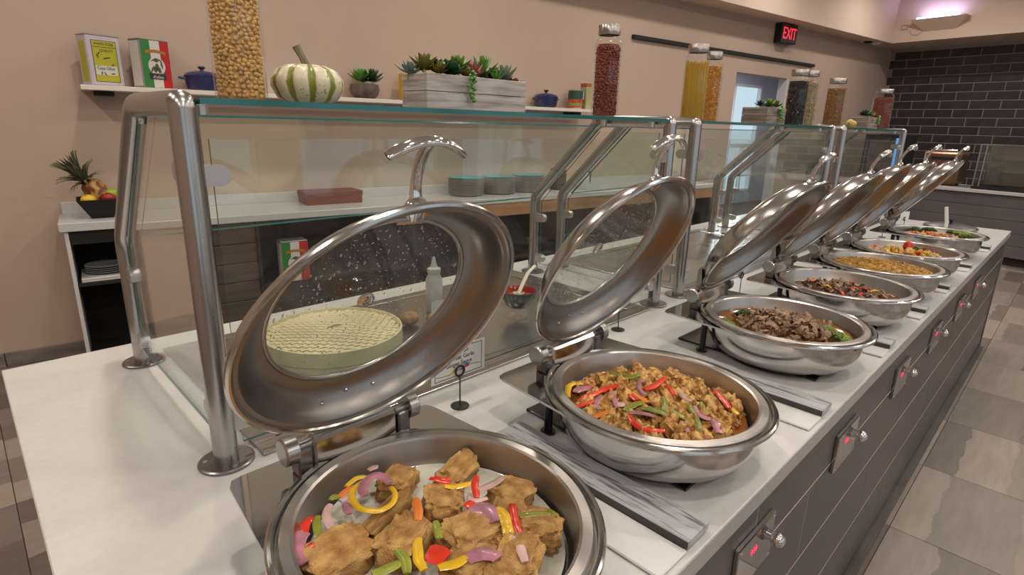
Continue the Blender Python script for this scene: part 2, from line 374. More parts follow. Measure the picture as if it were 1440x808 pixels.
# ceiling downlights
trim_me = MB().lathe([(.085, 0), (.115, -.004), (.118, -.010), (.112, -.014), (.084, -.010), (.080, .02)], 32).mesh('trim_ring', m_frame_white, 40)
lens_me = MB().lathe([(0, -.006), (.083, -.006)], 24).mesh('lens', m_lens)
nl = 0
for i, u in enumerate((-1.6, .5, 2.6, 4.7, 6.8, 9.2)):
    for j, v in enumerate((-3.9, -2.1, -.3, 1.5, 3.3)):
        p = uv(u, v, CEIL)
        t = thing('ceiling_downlight', 'round white recessed downlight set in the room ceiling', 'downlight', p, WR, 'recessed ceiling downlights')
        link('trim_ring', trim_me, t); link('lens', lens_me, t)
        ld = bpy.data.lights.new('lamp', 'AREA'); ld.shape = 'DISK'; ld.size = .16; ld.energy = LAMP_W; ld.color = (1, .905, .80); ld.spread = math.radians(165)
        lo = bpy.data.objects.new('lamp', ld); COL.objects.link(lo); lo.parent = t; lo.location = (0, 0, -.02)

# things fixed to the walls
t = thing('exit_sign', 'black exit sign with glowing red letters under the soffit', 'sign', uv(7.8, V1, 2.80), WR)
ob('housing', MB().cbox(-.19, .19, -.11, -.001, -.12, .12, .006), m_black, t)
ob('canopy', MB().cbox(-.08, .08, -.09, -.01, .119, .129, .002), m_black, t)
m_red = mat('exit_red', (1, .02, .05), .5, emis=3.2)
text('letters', 'EXIT', .205, m_red, t, (0, -.1105, -.005), (math.pi/2, 0, 0), sx=.80)
tag(ob('wall_rail', MB().cbox(4.85, 8.75, V1-.035, V1-.001, 2.455, 2.495, .002), m_blackmat, rot=ROT), 'long thin black rail running along the back wall above the jars', 'rail')
# insect light trap on the far soffit
t = thing('insect_light', 'cream wedge-shaped wall lamp with a glowing violet tube on the far soffit', 'wall lamp', uv(10.54, 3.57, 3.06), WR)
b = MB(); 
fr = [(-.24, .0, 0), (-.36, -.20, .17), (.36, -.20, .17), (.24, 0, 0)]
hv = [(0, -.20, 0), (0, .20, 0), (-.17, .36, .16), (-.17, -.36, .16), (0, -.36, .16), (0, .36, .16)]
b.add(hv, [(0, 3, 2, 1), (0, 4, 3), (1, 2, 5)])
hv2 = [(-.006, -.19, .004), (-.006, .19, .004), (-.163, .35, .156), (-.163, -.35, .156), (-.002, -.35, .156), (-.002, .35, .156)]
b.add(hv2, [(1, 2, 3, 0), (3, 4, 0), (5, 2, 1)]); ob('shade', b, m_soff, t)
m_uv = mat('violet_tube', (.55, .62, 1), .4, emis=14)
ob('tube', MB().cyl((-.158, -.27, .170), (-.158, .27, .170), .013), m_uv, t, smooth=40)
ob('bracket', MB().tube([(-.01, .43, .06), (-.01, .52, .06), (-.01, .52, .12), (-.01, .43, .12)], .006, 8, closed=True), m_wall, t)
ob('cord', MB().tube([(-.012, .30+.09*math.cos(a), .05+.09*math.sin(a)) for a in [math.pi+math.pi*k/16 for k in range(17)]], .003, 6), m_wall, t)
ld = bpy.data.lights.new('violet_lamp', 'AREA'); ld.shape = 'RECTANGLE'; ld.size = .5; ld.size_y = .06; ld.energy = 4; ld.color = (.62, .50, 1)
lo = bpy.data.objects.new('violet_lamp', ld); COL.objects.link(lo); lo.parent = t; lo.location = (-.10, 0, .19); lo.rotation_euler = (math.pi, 0, math.pi/2)
for k, (u, mm, lb) in enumerate(((10.05, m_blackmat, 'small dark round sensor under the soffit, left of the white one'), (10.35, m_frame_white, 'small white round sensor under the soffit by the corner'))):
    t = thing('soffit_sensor', lb, 'sensor', uv(u, V1-.15, 2.93), WR)
    ob('body', MB().lathe([(0, -.03), (.05, -.028), (.062, -.012), (.065, 0)], 24), mm, t, smooth=40); ob('base_ring', MB().lathe([(.066, -.006), (.075, -.004), (.075, 0)], 24), m_frame_white, t)

# ------------------------------------------------------------------ back counters
BT = .93
t = thing('open_cabinet', 'black open cabinet with white worktop and white side panel at the left wall', 'cabinet', uv(-.19, 4.08, 0), WR)
ob('worktop', MB().cbox(-.005, .345, 0, .398, .88, BT, .003), m_quartz, t)
ob('backsplash', MB().cbox(.01, .345, .383, .398, BT, BT+.075, .002), m_quartz, t)
ob('side_panel', MB().cbox(.015, .035, .015, .395, 0, .878, .002), m_white, t)
ob('back_panel', MB().cbox(.036, .345, .37, .39, 0, .878, .002), m_blackmat, t)
ob('side_panel', MB().cbox(.325, .345, .015, .368, 0, .878, .002), m_blackmat, t)
ob('top_rail', MB().cbox(.036, .324, .02, .368, .80, .878, .002), m_blackmat, t)
ob('shelf', MB().cbox(.036, .324, .03, .368, .54, .56, .002), m_blackmat, t)
ob('shelf', MB().cbox(.036, .324, .03, .368, .06, .08, .002), m_blackmat, t)
m_dish = mat('pale_blue_dish', (.40, .43, .46), .3)
dish_me = MB().lathe([(0, .004), (.06, .003), (.085, .010), (.108, .016), (.110, .018), (.106, .019), (.083, .013), (.06, .007), (0, .006)], 28).mesh('plate', m_dish, 40)
tray = MB().cbox(-.13, .13, -.145, .145, 0, .012, .003)
for k in range(2):
    o = ob('serving_tray', tray, m_white, None, uv(-.005, 4.265, .562+.0125*k), ROT); tag(o, ('lower' if k == 0 else 'upper')+' white serving tray under the dishes in the open cabinet', 'tray', 'trays in the open cabinet')
for k in range(4):
    tag(link('dinner_plate', dish_me, None, uv(-.005, 4.265, .585+.012*k), ROT), 'pale dinner plate stacked on the trays in the open cabinet', 'plate', 'plates in the open cabinet')
# second run
t = thing('back_counter', 'long white-topped back counter with wooden band along the wall', 'counter', uv(.165, 3.93, 0), WR)
ob('worktop', MB().cbox(0, 5.7, 0, .548, .885, BT, .003), m_quartz, t)
ob('backsplash', MB().cbox(0, 5.7, .533, .548, BT, BT+.075, .002), m_quartz, t)
ob('pier', MB().cbox(.02, .27, .02, .54, 0, .883, .003), m_wall, t)
ob('pier_base', MB().cbox(.01, .285, .008, .545, 0, .09, .002), m_base, t)
for k in range(6): ob('slat', MB().cbox(.275, .66, .05, .07, .09+.13*k, .215+.13*k, .002), m_wood_d, t)
ob('back_panel', MB().cbox(.275, 5.7, .50, .52, 0, .883, .002), m_blackmat, t)
ob('divider', MB().cbox(.661, .68, .03, .499, 0, .883, .002), m_blackmat, t)
ob('divider', MB().cbox(1.80, 1.83, .03, .499, 0, .883, .002), m_blackmat, t)
ob('divider', MB().cbox(5.67, 5.7, .03, .499, 0, .883, .002), m_blackmat, t)
ob('shelf', MB().cbox(.682, 1.799, .04, .499, .42, .445, .002), m_blackmat, t)
ob('shelf', MB().cbox(1.831, 5.669, .04, .499, .36, .385, .002), m_blackmat, t)
for k in range(3): ob('wood_band', MB().cbox(1.66+1.34*k, 1.66+1.34*(k+1)-.004, .004, .024, .775, .882, .002), m_wood_l, t)
# things on the back counters
t = thing('fruit_bowl', 'black square tapered bowl holding fruit on the left back counter', 'bowl', uv(.02, 4.27, BT+.001), WR)
def sqring(s0, s1, z0, z1, th):
    m_ = MB(); 
    for (a, za), (c_, zc), flip in (((s0, z0), (s1, z1), 0), ((s0-th, z0+th), (s1-th, z1), 1)):
        for i in range(4):
            q = [(-1, -1), (1, -1), (1, 1), (-1, 1)]; p, r = q[i], q[(i+1) % 4]
            f = [(p[0]*a, p[1]*a, za), (r[0]*a, r[1]*a, za), (r[0]*c_, r[1]*c_, zc), (p[0]*c_, p[1]*c_, zc)]
            m_.add(f if not flip else f[::-1], [(0, 1, 2, 3)])
    for i in range(4):
        q = [(-1, -1), (1, -1), (1, 1), (-1, 1)]; p, r = q[i], q[(i+1) % 4]
        m_.add([(p[0]*s1, p[1]*s1, z1), (r[0]*s1, r[1]*s1, z1), (r[0]*(s1-th), r[1]*(s1-th), z1), (p[0]*(s1-th), p[1]*(s1-th), z1)], [(0, 1, 2, 3)])
    return m_
ob('wall', sqring(.055, .115, 0, .115, .006), m_blackmat, t); ob('base', MB().cbox(-.055, .055, -.055, .055, 0, .006, .001), m_blackmat, t)
m_lemon = mat('lemon', (.70, .48, .02), .4, noise_s=30, noise_a=.1, bump=.1, bump_s=90)
m_lime = mat('lime', (.26, .36, .02), .4, noise_s=20, noise_a=.15)
m_apple = mat('red_apple', (.30, .02, .02), .3, noise_s=12, noise_a=.2)
lem = lump((.040, .036, .034), .03, 1.5, 2, 3)
for nm, mm, du, dv, dz, lb in (('lemon', m_lemon, -.055, -.06, .112, 'yellow lemon in front of the pineapple in the black bowl'), ('lime', m_lime, .062, -.02, .14, 'green lime at the right of the black fruit bowl'), ('apple', m_apple, .045, -.045, .118, 'dark red apple low in the black fruit bowl')):
    tag(ob(nm, lem, mm, None, uv(.02+du, 4.27+dv, BT+dz), (0, 0, WR+R.random()), 60), lb, nm)
m_pine = mat('pineapple_skin', (.30, .13, .03), .6, noise_s=40, noise_a=.3); ramp2(m_pine, (.16, .05, .02), (.52, .30, .07), 34, .45, .6)
m_pleaf = mat('pineapple_leaf', (.13, .12, .07), .5, noise_s=12, noise_a=.3)
t = thing('pineapple', 'whole pineapple leaning left with a spiky grey-green crown', 'pineapple', uv(.05, 4.27, BT+.10), WR)
ax = Matrix.Rotation(math.radians(-34), 4, 'Y')
b = MB()
def pf(a, r, z): return r*(1+.05*math.sin(8*a+z*150)*math.sin(8*a-z*150))
b.lathe([(0, -.02), (.035, -.015), (.055, .01), (.062, .05), (.060, .09), (.048, .125), (.025, .145), (0, .15)], 40, fn=pf); b.xf(ax); ob('body', b, m_pine, t, smooth=50)
leaf = MB()
def leafstrip(L_, w, bend, n=5):
    v = []; F = []
    for i in range(n+1):
        s_ = i/n; ww = w*(1-s_)**.8*(.6+.4*min(1, s_*4)); z = L_*math.sin(s_*bend)/max(bend, .01); x = L_*(1-math.cos(s_*bend))/max(bend, .01)
        v += [(x+.12*w, -ww, z), (x-.25*w, 0, z), (x+.12*w, ww, z)]
    for i in range(n):
        for k in range(2): F.append((i*3+k, i*3+k+1, i*3+k+4, i*3+k+3))
    return MB().add(v, F)
lms = [leafstrip(.17, .020, .5).mesh('leaf', m_pleaf, 60), leafstrip(.14, .018, 1.0).mesh('leaf', m_pleaf, 60), leafstrip(.11, .016, 1.6).mesh('leaf', m_pleaf, 60)]
for k in range(48):
    ring = k//16; a = k*2.4; o = link('leaf', lms[min(2, ring)], t)
    Mx = ax @ Matrix.Translation((0, 0, .135+.012*(2-ring))) @ Matrix.Rotation(a, 4, 'Z') @ Matrix.Translation((.008+.004*ring, 0, 0)) @ Matrix.Rotation(.12+.28*ring+R.random()*.15, 4, 'Y')
    o.matrix_local = Mx
# red box, plate stacks, jug
t = thing('red_box', 'low dark red box on the back counter behind the first glass', 'box', uv(1.45, 4.30, BT+.001), WR)
m_redbox = mat('dark_red_card', (.17, .025, .018), .5, noise_s=10, noise_a=.1)
ob('body', MB().cbox(-.21, .21, -.11, .11, 0, .06, .003), m_redbox, t); ob('lid', MB().cbox(-.215, .215, -.115, .115, .058, .092, .003), m_redbox, t)
m_st = mat('stoneware', (.33, .31, .27), .35, noise_s=30, noise_a=.08); m_teal = mat('teal_glaze', (.10, .34, .36), .2)
pl_me = MB().lathe([(0, .003), (.09, .0), (.12, .004), (.155, .016), (.158, .018), (.154, .0205), (.118, .009), (.09, .006), (0, .006)], 36).mesh('plate', m_st, 40)
tl_me = MB().lathe([(0, .003), (.09, .0), (.12, .004), (.155, .016), (.158, .018), (.154, .0205), (.118, .009), (.09, .006), (0, .006)], 36).mesh('plate', m_teal, 40)
for s_, (u, nm) in enumerate(((2.63, 'left'), (2.975, 'middle'), (3.32, 'right'))):
    for k in range(12):
        top = k == 11
        tag(link('dinner_plate', tl_me if top else pl_me, None, uv(u, 4.24, BT+.001+.0125*k), ROT),
            ('teal glazed plate on top of the %s plate stack on the back counter' % nm) if top else 'stone-coloured plate in the %s stack on the back counter' % nm, 'plate', 'plates stacked on the back counter')
t = thing('coffee_jug', 'white insulated coffee jug on the back counter near the second frame', 'jug', uv(3.98, 4.2, BT+.001), WR)
ob('body', MB().lathe([(0, 0), (.07, 0), (.075, .01), (.07, .12), (.05, .17), (.042, .2), (.044, .21), (0, .212)], 28), m_white, t, smooth=40)
ob('spout', MB().cyl((-.035, 0, .185), (-.075, 0, .205), .016, 10, .010), m_white, t, smooth=40); ob('handle', MB().tube(fillet([(.06, 0, .05), (.115, 0, .06), (.115, 0, .16), (.045, 0, .18)], .03), .008, 8), m_black, t, smooth=40)
t = thing('brown_urn', 'dark brown coffee dispenser with a red lid on the back counter', 'urn', uv(3.70, 4.25, BT+.001), WR)
ob('body', MB().cbox(-.06, .06, -.07, .07, 0, .17, .012), m_wood_d, t); ob('lid', MB().cbox(-.055, .055, -.065, .065, .17, .2, .008), m_redbox, t); ob('tap', MB().cyl((0, -.07, .05), (0, -.1, .05), .009), m_black, t)
for k, (u, v, lb) in enumerate(((2.62, 4.05, 'upper shallow steel bowl'), (3.02, 4.06, 'wide steel bowl'), (3.40, 4.05, 'small steel bowl'))):
    tag(ob('steel_bowl', MB().lathe([(0, .004), (.07, 0), (.12, .03), (.15, .085), (.156, .088), (.15, .090), (.115, .036), (.068, .006), (0, .008)], 36), m_steel, None, uv(u, v+.08, .386), ROT, 40), lb+' on the dark shelf under the back counter', 'bowl', 'steel bowls under the back counter')
m_bluebox = mat('blue_plastic', (.06, .20, .34), .4)
t = thing('blue_tub', 'blue plastic tub on the dark shelf under the back counter', 'tub', uv(3.78, 4.10, .386), WR); ob('body', MB().cbox(-.12, .12, -.08, .08, 0, .09, .01), m_bluebox, t); ob('lid', MB().cbox(-.125, .125, -.085, .085, .09, .105, .004), m_bluebox, t)
m_green = mat('label_green', (.03, .19, .04), .4); m_redl = mat('label_red', (.45, .012, .014), .4); m_lwhite = mat('label_white', (.62, .58, .54), .4)
m_gold = mat('label_gold', (.38, .17, .03), .35); m_olive = mat('olive_print', (.07, .085, .03), .5); m_tin = mat('tinplate', (.36, .35, .34), .35, .6); m_lilac = mat('label_lilac', (.52, .46, .52), .4)
m_yel = mat('label_yellow', (.42, .40, .02), .4)
def tin(loc, label, kind, w=.18, h=.285, dep=.115, rz=0, sc=1):
    t = thing('olive_oil_tin', label, 'tin', loc, WR+rz)
    w2, d2 = w/2*sc, dep/2*sc; h *= sc
    body = m_lilac if kind == 'y' else m_tin
    ob('body', MB().cbox(-w2, w2, -d2, d2, 0, h-.006, .006), body, t); ob('rim', MB().cbox(-w2-.001, w2+.001, -d2-.001, d2+.001, h-.008, h, .003), m_tin, t)
    y = -d2-.0008
    def pan(nm, x0, x1, z0, z1, M, k=0): return ob(nm, MB().box(x0*sc, x1*sc, y-.0003*k-.0004, y-.0003*k+.001, z0*sc, z1*sc), M, t)
    RT_ = (math.pi/2, 0, 0)
    if kind == 'y':
        pan('label_border', -.066, .066, .022, .252, m_ink); pan('label', -.063, .063, .025, .249, m_yel, 1)
        pan('label_line', -.063, .063, .214, .217, m_ink, 2)
        text('lettering', 'WHITE FIORE', .022*sc, m_ink, t, (0, y-.0012, .232*sc), RT_, sx=.8); text('lettering', 'QUALITY', .022*sc, m_ink, t, (.01*sc, y-.0012, .196*sc), RT_, sx=.8)
        pan('label_patch', -.06, .055, .06, .112, m_lwhite, 2); text('lettering', 'Casa Oliva', .026*sc, m_ink, t, (-.005*sc, y-.0018, .098*sc), RT_, sx=.85)
        sp = MB()
        for (x, z, a, l) in ((-.035, .178, .6, .03), (-.042, .165, -.4, .03), (.0, .155, 1.2, .035), (.015, .158, 1.4, .03), (-.03, .07, .3, .03), (-.012, .068, -.5, .03), (.035, .12, .9, .028), (.03, .07, 1.5, .03)):
            dx, dz = math.sin(a)*l/2*sc, math.cos(a)*l/2*sc; nx, nz = dz*.3, -dx*.3; x *= sc; z *= sc
            sp.add([(x-dx, y-.0016, z-dz), (x+nx, y-.0016, z+nz), (x+dx, y-.0016, z+dz), (x-nx, y-.0016, z-nz)], [(0, 1, 2, 3)])
        ob('olive_sprig', sp, m_olive, t)
        ob('side_label', MB().box(-w2-.0016, -w2+.0008, -.033*sc, .033*sc, .02*sc, .245*sc), m_yel, t)
    else:
        pan('stripe', -.086, -.030, .004, .277, m_green); pan('stripe', -.030, .030, .004, .277, m_lwhite); pan('stripe', .030, .086, .004, .277, m_redl)
        ob('medallion', MB().tube([(0, y-.0012, .13*sc), (0, y-.0006, .13*sc)], .052*sc, 28), m_lwhite, t)
        bn = MB(); 
        for k in range(8):
            x0, x1 = (-.062+.0155*k)*sc, (-.062+.0155*(k+1))*sc; f_ = lambda x: .205*sc+.012*sc*math.cos(x/sc*22)
            bn.add([(x0, y-.0014, f_(x0)-.009*sc), (x1, y-.0014, f_(x1)-.009*sc), (x1, y-.0014, f_(x1)+.009*sc), (x0, y-.0014, f_(x0)+.009*sc)], [(0, 1, 2, 3)])
        ob('ribbon', bn, m_gold, t)
        sp = MB()
        for (x, z, rx, rz_) in ((-.002, .165, .016, .012), (0, .125, .012, .022), (-.012, .11, .011, .018), (.012, .108, .010, .017)):
            n_ = 14; sp.add([((x+rx*math.cos(2*math.pi*k/n_))*sc, y-.0018, (z+rz_*math.sin(2*math.pi*k/n_))*sc) for k in range(n_)], [tuple(range(n_))])
        for (x, z, a, l) in ((-.03, .11, .5, .06), (-.02, .165, 1.1, .04), (.03, .14, -.15, .06), (.022, .165, -.9, .04), (.02, .10, -.3, .04)):
            dx, dz = math.sin(a)*l/2*sc, math.cos(a)*l/2*sc; nx, nz = dz*.22, -dx*.22; x *= sc; z *= sc
            sp.add([(x-dx, y-.0021, z-dz), (x+nx, y-.0021, z+nz), (x+dx, y-.0021, z+dz), (x-nx, y-.0021, z-nz)], [(0, 1, 2, 3)])
        ob('olive_sprig', sp, m_olive, t)
        ob('name_bar', MB().box(-.052*sc, .052*sc, y-.0018, y-.0008, .052*sc, .088*sc), m_ink, t)
        text('lettering', "d'oliva", .026*sc, m_lwhite, t, (0, y-.0024, .066*sc), RT_)
        ob('side_label', MB().box(-w2-.0016, -w2+.0008, -.045*sc, .045*sc, .01*sc, .27*sc), m_lwhite, t)
    return t
tin(uv(1.06, 4.0, .446), 'olive oil tin in green, white and red stripes on the black undercounter shelf', 'i')
# wall shelf and the things on it
SZ = 1.702; SV = V1-.24
t = thing('wall_shelf', 'long white floating shelf on black brackets along the back wall', 'shelf', uv(.02, V1, SZ), WR)
ob('board', MB().cbox(0, 4.15, -.24, -.001, -.028, 0, .002), m_shelf, t)
for u in (.10, 1.3, 2.6, 3.95): ob('bracket', MB().cbox(u-.04, u+.06, -.16, -.001, -.055, -.029, .002), m_blackmat, t)
SP = lambda u, z=.001: uv(u, V1-.12, SZ+z)
tin(SP(.14), 'white olive oil tin with yellow-green label at the left end of the wall shelf', 'y', rz=.40)
tin(SP(.395), 'olive oil tin in green, white and red stripes up on the wall shelf', 'i', rz=.45)
def dutch(loc, label, sc):
    t = thing('dutch_oven', label, 'pot', loc, WR)
    b = MB().lathe([(0, 0), (.085, 0), (.098, .008), (.104, .05), (.106, .085), (.100, .085), (.098, .05), (.09, .012), (0, .010)], 36); b.v = [tuple(x*sc for x in v) for v in b.v]; ob('body', b, m_navy, t, smooth=40)
    b = MB().lathe([(.109, .084), (.110, .090), (.095, .108), (.05, .121), (0, .124)], 36); b.v = [tuple(x*sc for x in v) for v in b.v]; ob('lid', b, m_navy, t, smooth=40)
    b = MB().lathe([(0, .120), (.012, .122), (.010, .132), (.022, .140), (.022, .148), (.015, .152), (0, .153)], 20); b.v = [tuple(x*sc for x in v) for v in b.v]; ob('knob', b, m_navy, t, smooth=40)
    for s_ in (-1, 1): b = MB().tube(fillet([(s_*.10, -.03, .072), (s_*.135, -.028, .075), (s_*.135, .028, .075), (s_*.10, .03, .072)], .015), .007, 8); b.v = [tuple(x*sc for x in v) for v in b.v]; ob('handle', b, m_navy, t, smooth=40)
dutch(SP(.675), 'navy blue lidded dutch oven beside the striped tin on the shelf', 1.0)
dutch(SP(3.60), 'navy blue lidded dutch oven right of the wooden planter on the shelf', 1.07)
t = thing('tomato_can', 'tin can with a green and red tomato label on the shelf', 'can', SP(3.98), WR)
ob('body', MB().lathe([(0, 0), (.072, 0), (.074, .004), (.072, .008), (.072, .172), (.074, .176), (.072, .18), (.068, .176), (0, .175)], 32), m_tin, t, smooth=40)
m_dgreen = mat('label_dark_green', (.02, .075, .045), .4); m_tom = mat('label_tomato', (.55, .06, .03), .5, noise_s=40, noise_a=.5); m_lgreen = mat('label_light_green', (.16, .33, .06), .4)
for nm, z0, z1, mm in (('label_top', .09, .168, m_dgreen), ('label_tomatoes', .055, .09, m_tom), ('label_band', .03, .055, m_lgreen), ('label_base', .012, .03, m_tom)): ob(nm, MB().lathe([(.0725, z0), (.0732, z0), (.0732, z1), (.0725, z1)], 32), mm, t, smooth=40)
ob('label_stripe', MB().box(.028, .046, -.0665, -.058, .092, .166), m_lwhite, t, rot=(0, 0, .35)); ob('label_stripe', MB().box(.046, .064, -.0585, -.045, .092, .166), m_redl, t, rot=(0, 0, .25))
t = thing('pasta_box', 'tall pale green packet with an orange top at the right end of the shelf', 'packet', SP(4.115), WR)
m_pale = mat('pale_green_card', (.40, .39, .18), .5, noise_s=8, noise_a=.1); m_orange = mat('orange_card', (.36, .10, .03), .5)
ob('body', MB().cbox(-.035, .035, -.045, .045, 0, .215, .003), m_pale, t); ob('top', MB().cbox(-.035, .035, -.045, .045, .215, .25, .003), m_orange, t)
m_ybox = mat('yellow_card', (.62, .36, .01), .5)
t = thing('yellow_box', 'yellow box half hidden behind the white wooden planter', 'box', SP(2.13), WR)
ob('body', MB().cbox(-.035, .10, -.05, .05, 0, .20, .004), m_ybox, t); ob('flap', MB().cbox(-.035, .10, -.05, .05, .2, .205, .001), m_ybox, t)

# far counter, pastry case, warmer, drinks cooler
m_fgrey = mat('grey_plank', (.125, .105, .105), .5, noise_s=3, noise_a=.12, rand=.05)
t = thing('far_counter', 'grey plank-fronted counter with pale top before the brick wall', 'counter', uv(8.95, 3.1, 0), WR)
ob('worktop', MB().cbox(-.03, .72, -4.6, 0, .855, .895, .003), m_quartz, t)
ob('body', MB().cbox(.03, .70, -4.58, -.02, .1, .854, .002), m_blackmat, t); ob('toe_kick', MB().cbox(.05, .70, -4.58, -.02, 0, .099, .002), m_blackmat, t)
for k in range(5): ob('plank', MB().cbox(.008, .029, -4.59, -.01, .103+.15*k, .250+.15*k, .003), m_fgrey, t)
t = thing('pastry_case', 'glass countertop display case with steel posts on the far counter', 'display case', uv(9.0, 2.34, .896), WR)
ob('base', MB().cbox(0, .5, -1.2, 0, 0, .035, .003), m_blackmat, t)
for y in (-.01, -.07, -1.19): ob('post', MB().cyl((.012, y, .035), (.012, y, .54), .009, 10), m_brushed, t, smooth=40)
for y in (-.01, -1.19): ob('post', MB().cyl((.488, y, .035), (.488, y, .54), .009, 10), m_brushed, t, smooth=40)
ob('top_panel', MB().cbox(0, .5, -1.2, 0, .54, .552, .002), m_brushed, t)
for k in range(2): ob('shelf', MB().box(.04, .46, -1.18, -.08, .19+.16*k, .198+.16*k), m_well, t)
ob('front_pane', MB().box(.008, .013, -1.18, -.075, .04, .535), m_glass, t); ob('side_pane', MB().box(.03, .47, -.013, -.008, .04, .535), m_glass, t); ob('back_panel', MB().box(.478, .485, -1.18, -.02, .04, .535), m_brushed, t)
t = thing('counter_toaster', 'bronze and chrome countertop toaster half hidden behind the lids', 'toaster', uv(9.12, 2.75, .896), WR)
m_bronze = mat('bronze', (.22, .12, .08), .3, .6)
ob('body', MB().cbox(0, .34, -.21, .21, .02, .44, .03), m_bronze, t); ob('slot', MB().cbox(-.004, .1, -.15, .12, .33, .37, .002), m_blackmat, t); ob('end_cap', MB().cbox(-.003, .342, .17, .215, .015, .445, .03), m_chrome, t)
ob('top_bar', MB().cbox(.02, .32, -.15, .15, .44, .465, .005), m_chrome, t)
for k in (-.18, .18): ob('foot', MB().cyl((.17, k, 0), (.17, k, .025), .02), m_black, t)
t = thing('drinks_cooler', 'dark upright drinks cooler with a blue lit edge in front of the bricks', 'cooler', uv(9.4, 3.62, 0), WR)
ob('body', MB().cbox(.03, .62, -.24, .24, 0, 1.53, .006), m_blackmat, t); ob('door_glass', MB().cbox(.01, .028, -.17, .22, .12, 1.48, .002), m_blackglass, t)
m_blue = mat('blue_led', (.10, .40, 1), .4, emis=2.2); ob('light_strip', MB().cbox(.006, .026, -.215, -.185, .12, 1.48, .002), m_blue, t)
ob('handle', MB().cyl((-.01, .18, .6), (-.01, .18, 1.0), .010, 10), m_brushed, t); ob('kick_plate', MB().cbox(.012, .03, -.23, .23, .01, .11, .002), m_black, t)

# ------------------------------------------------------------------ main buffet counter
T = .90; CX0, CX1, CY0, CY1 = .007, 5.29, .312, 1.862
t = thing('buffet_counter', 'long buffet counter with white quartz top and dark brown tiled front', 'counter', (CX0, CY0, 0))
LX, LY = CX1-CX0, CY1-CY0
w = MB().cbox(0, LX, 0, LY, .857, T, .002); ob('worktop', w, m_quartz, t)
ob('worktop_edge', MB().cbox(.002, LX-.002, -.0015, .02, .8585, .8965, .0005), m_quartz_edge, t)
ob('carcass', MB().box(.03, LX-.03, .03, LY-.05, .05, .856), m_blackmat, t); ob('grout', MB().box(.014, LX-.016, .0124, .0299, .046, .8555), m_grout, t)
ob('toe_kick', MB().box(.05, LX-.05, .05, LY-.08, 0, .05), m_blackmat, t); ob('plinth', MB().cbox(.0, LX, -.016, .049, 0, .026, .002), m_front, t)
ob('end_panel', MB().cbox(.012, .03, .02, LY-.04, .05, .856, .002), m_front, t); ob('end_panel', MB().cbox(LX-.03, LX-.012, .02, LY-.04, .05, .856, .002), m_front, t)
ob('back_panel', MB().cbox(.012, LX-.012, LY-.05, LY-.03, .05, .856, .002), m_front, t)
ob('corner_trim', MB().cbox(LX-.012, LX-.002, .004, .016, .02, .857, .001), m_brushed, t)
ZR = [.045, .264, .483, .702, .856]; TL = 1.02
for k in range(4):
    x = -TL + (.0 if k % 2 else .345)
    while x < LX:
        a, c_ = max(x, .012), min(x+TL, LX-.014)
        if c_-a > .03: ob('front_tile', MB().cbox(a+.0012, c_-.0012, .012, .0136, ZR[k]+.0022, ZR[k+1]-.0022, .0005), m_front, t)
        x += TL
m_display = mat('red_display', (1, .05, .14), .4, emis=1.6)
for kx in (.47, 1.085, 1.68, 2.305, 2.90, 3.50, 4.05):
    x = kx-CX0
    cp = ob('control_panel', MB().cbox(x-.155, x+.022, .002, .0125, .672, .782, .002), m_plate, t)
    kn = MB().ball((0, -.016, 0), (.016, .016, .016), 20, 12).cyl((0, -.02, 0), (0, .0, 0), .012); ob('knob', kn, m_chrome, cp, (x, .002, .732), smooth=50)
    ds = MB()
    for q in range(3): ds.box(x-.092+.010*q, x-.089+.010*q, .0008, .003, .737, .750)
    ds.box(x-.094, x-.066, .0008, .003, .7425, .7445); ob('display', ds, m_display, cp)
    for sx in (-.145, .012): 
        for sz in (.681, .773): ob('screw', MB().ball((x+sx, .002, sz), (.004, .002, .004), 8, 6), m_chrome, cp)

# induction pads, rest trays
CH = [(.405, 60), (.965, 61), (1.655, 52), (2.23, 52), (2.72, 55), (3.18, 54), (3.87, 52)]
ORD = ['nearest', 'second', 'third', 'fourth', 'fifth', 'sixth', 'farthest']
for k, (cx, a) in enumerate(CH):
    o = ob('induction_pad', MB().cbox(-.105, .105, -.14, .27, 0, .006, .002), m_blackglass, None, (cx, .54, T+.0005)); tag(o, 'black induction pad under the %s chafing dish' % ORD[k], 'induction pad', 'induction pads on the counter')
m_grain = mat('grey_wood_print', (.33, .32, .33), .4); ramp2(m_grain, (.12, .12, .13), (.42, .42, .43), 14, .33, .47, 9, (9, .8, 1), dist=.8)
pl_t = MB().cbox(0, .082, 0, .44, 0, .006, .002).mesh('tray_plate', m_white); bd = MB().cbox(0, .07, 0, .44, .006, .022, .002); bd_t = bd.mesh('tray_board', [m_grain]); bs_t = MB().cbox(-.0012, .003, .0005, .4395, .0062, .0195, .0005).mesh('tray_edge', mat('tray_edge_grey', (.045, .042, .04), .45))
for k, x in enumerate((.640, 1.262, 1.878, 2.393, 2.893, 3.46, 4.16)):
    t = thing('spoon_rest', 'pale spoon rest with grey wood-grain strip after the %s chafing dish' % ORD[k], 'spoon rest', (x, .322, T+.0005), 0, 'spoon rests between the dishes')
    t.scale.x = .73 if k == 4 else 1; link('plate', pl_t, t); link('board', bd_t, t, (.0825, 0, 0)); link('board_edge', bs_t, t, (.0825, 0, 0))

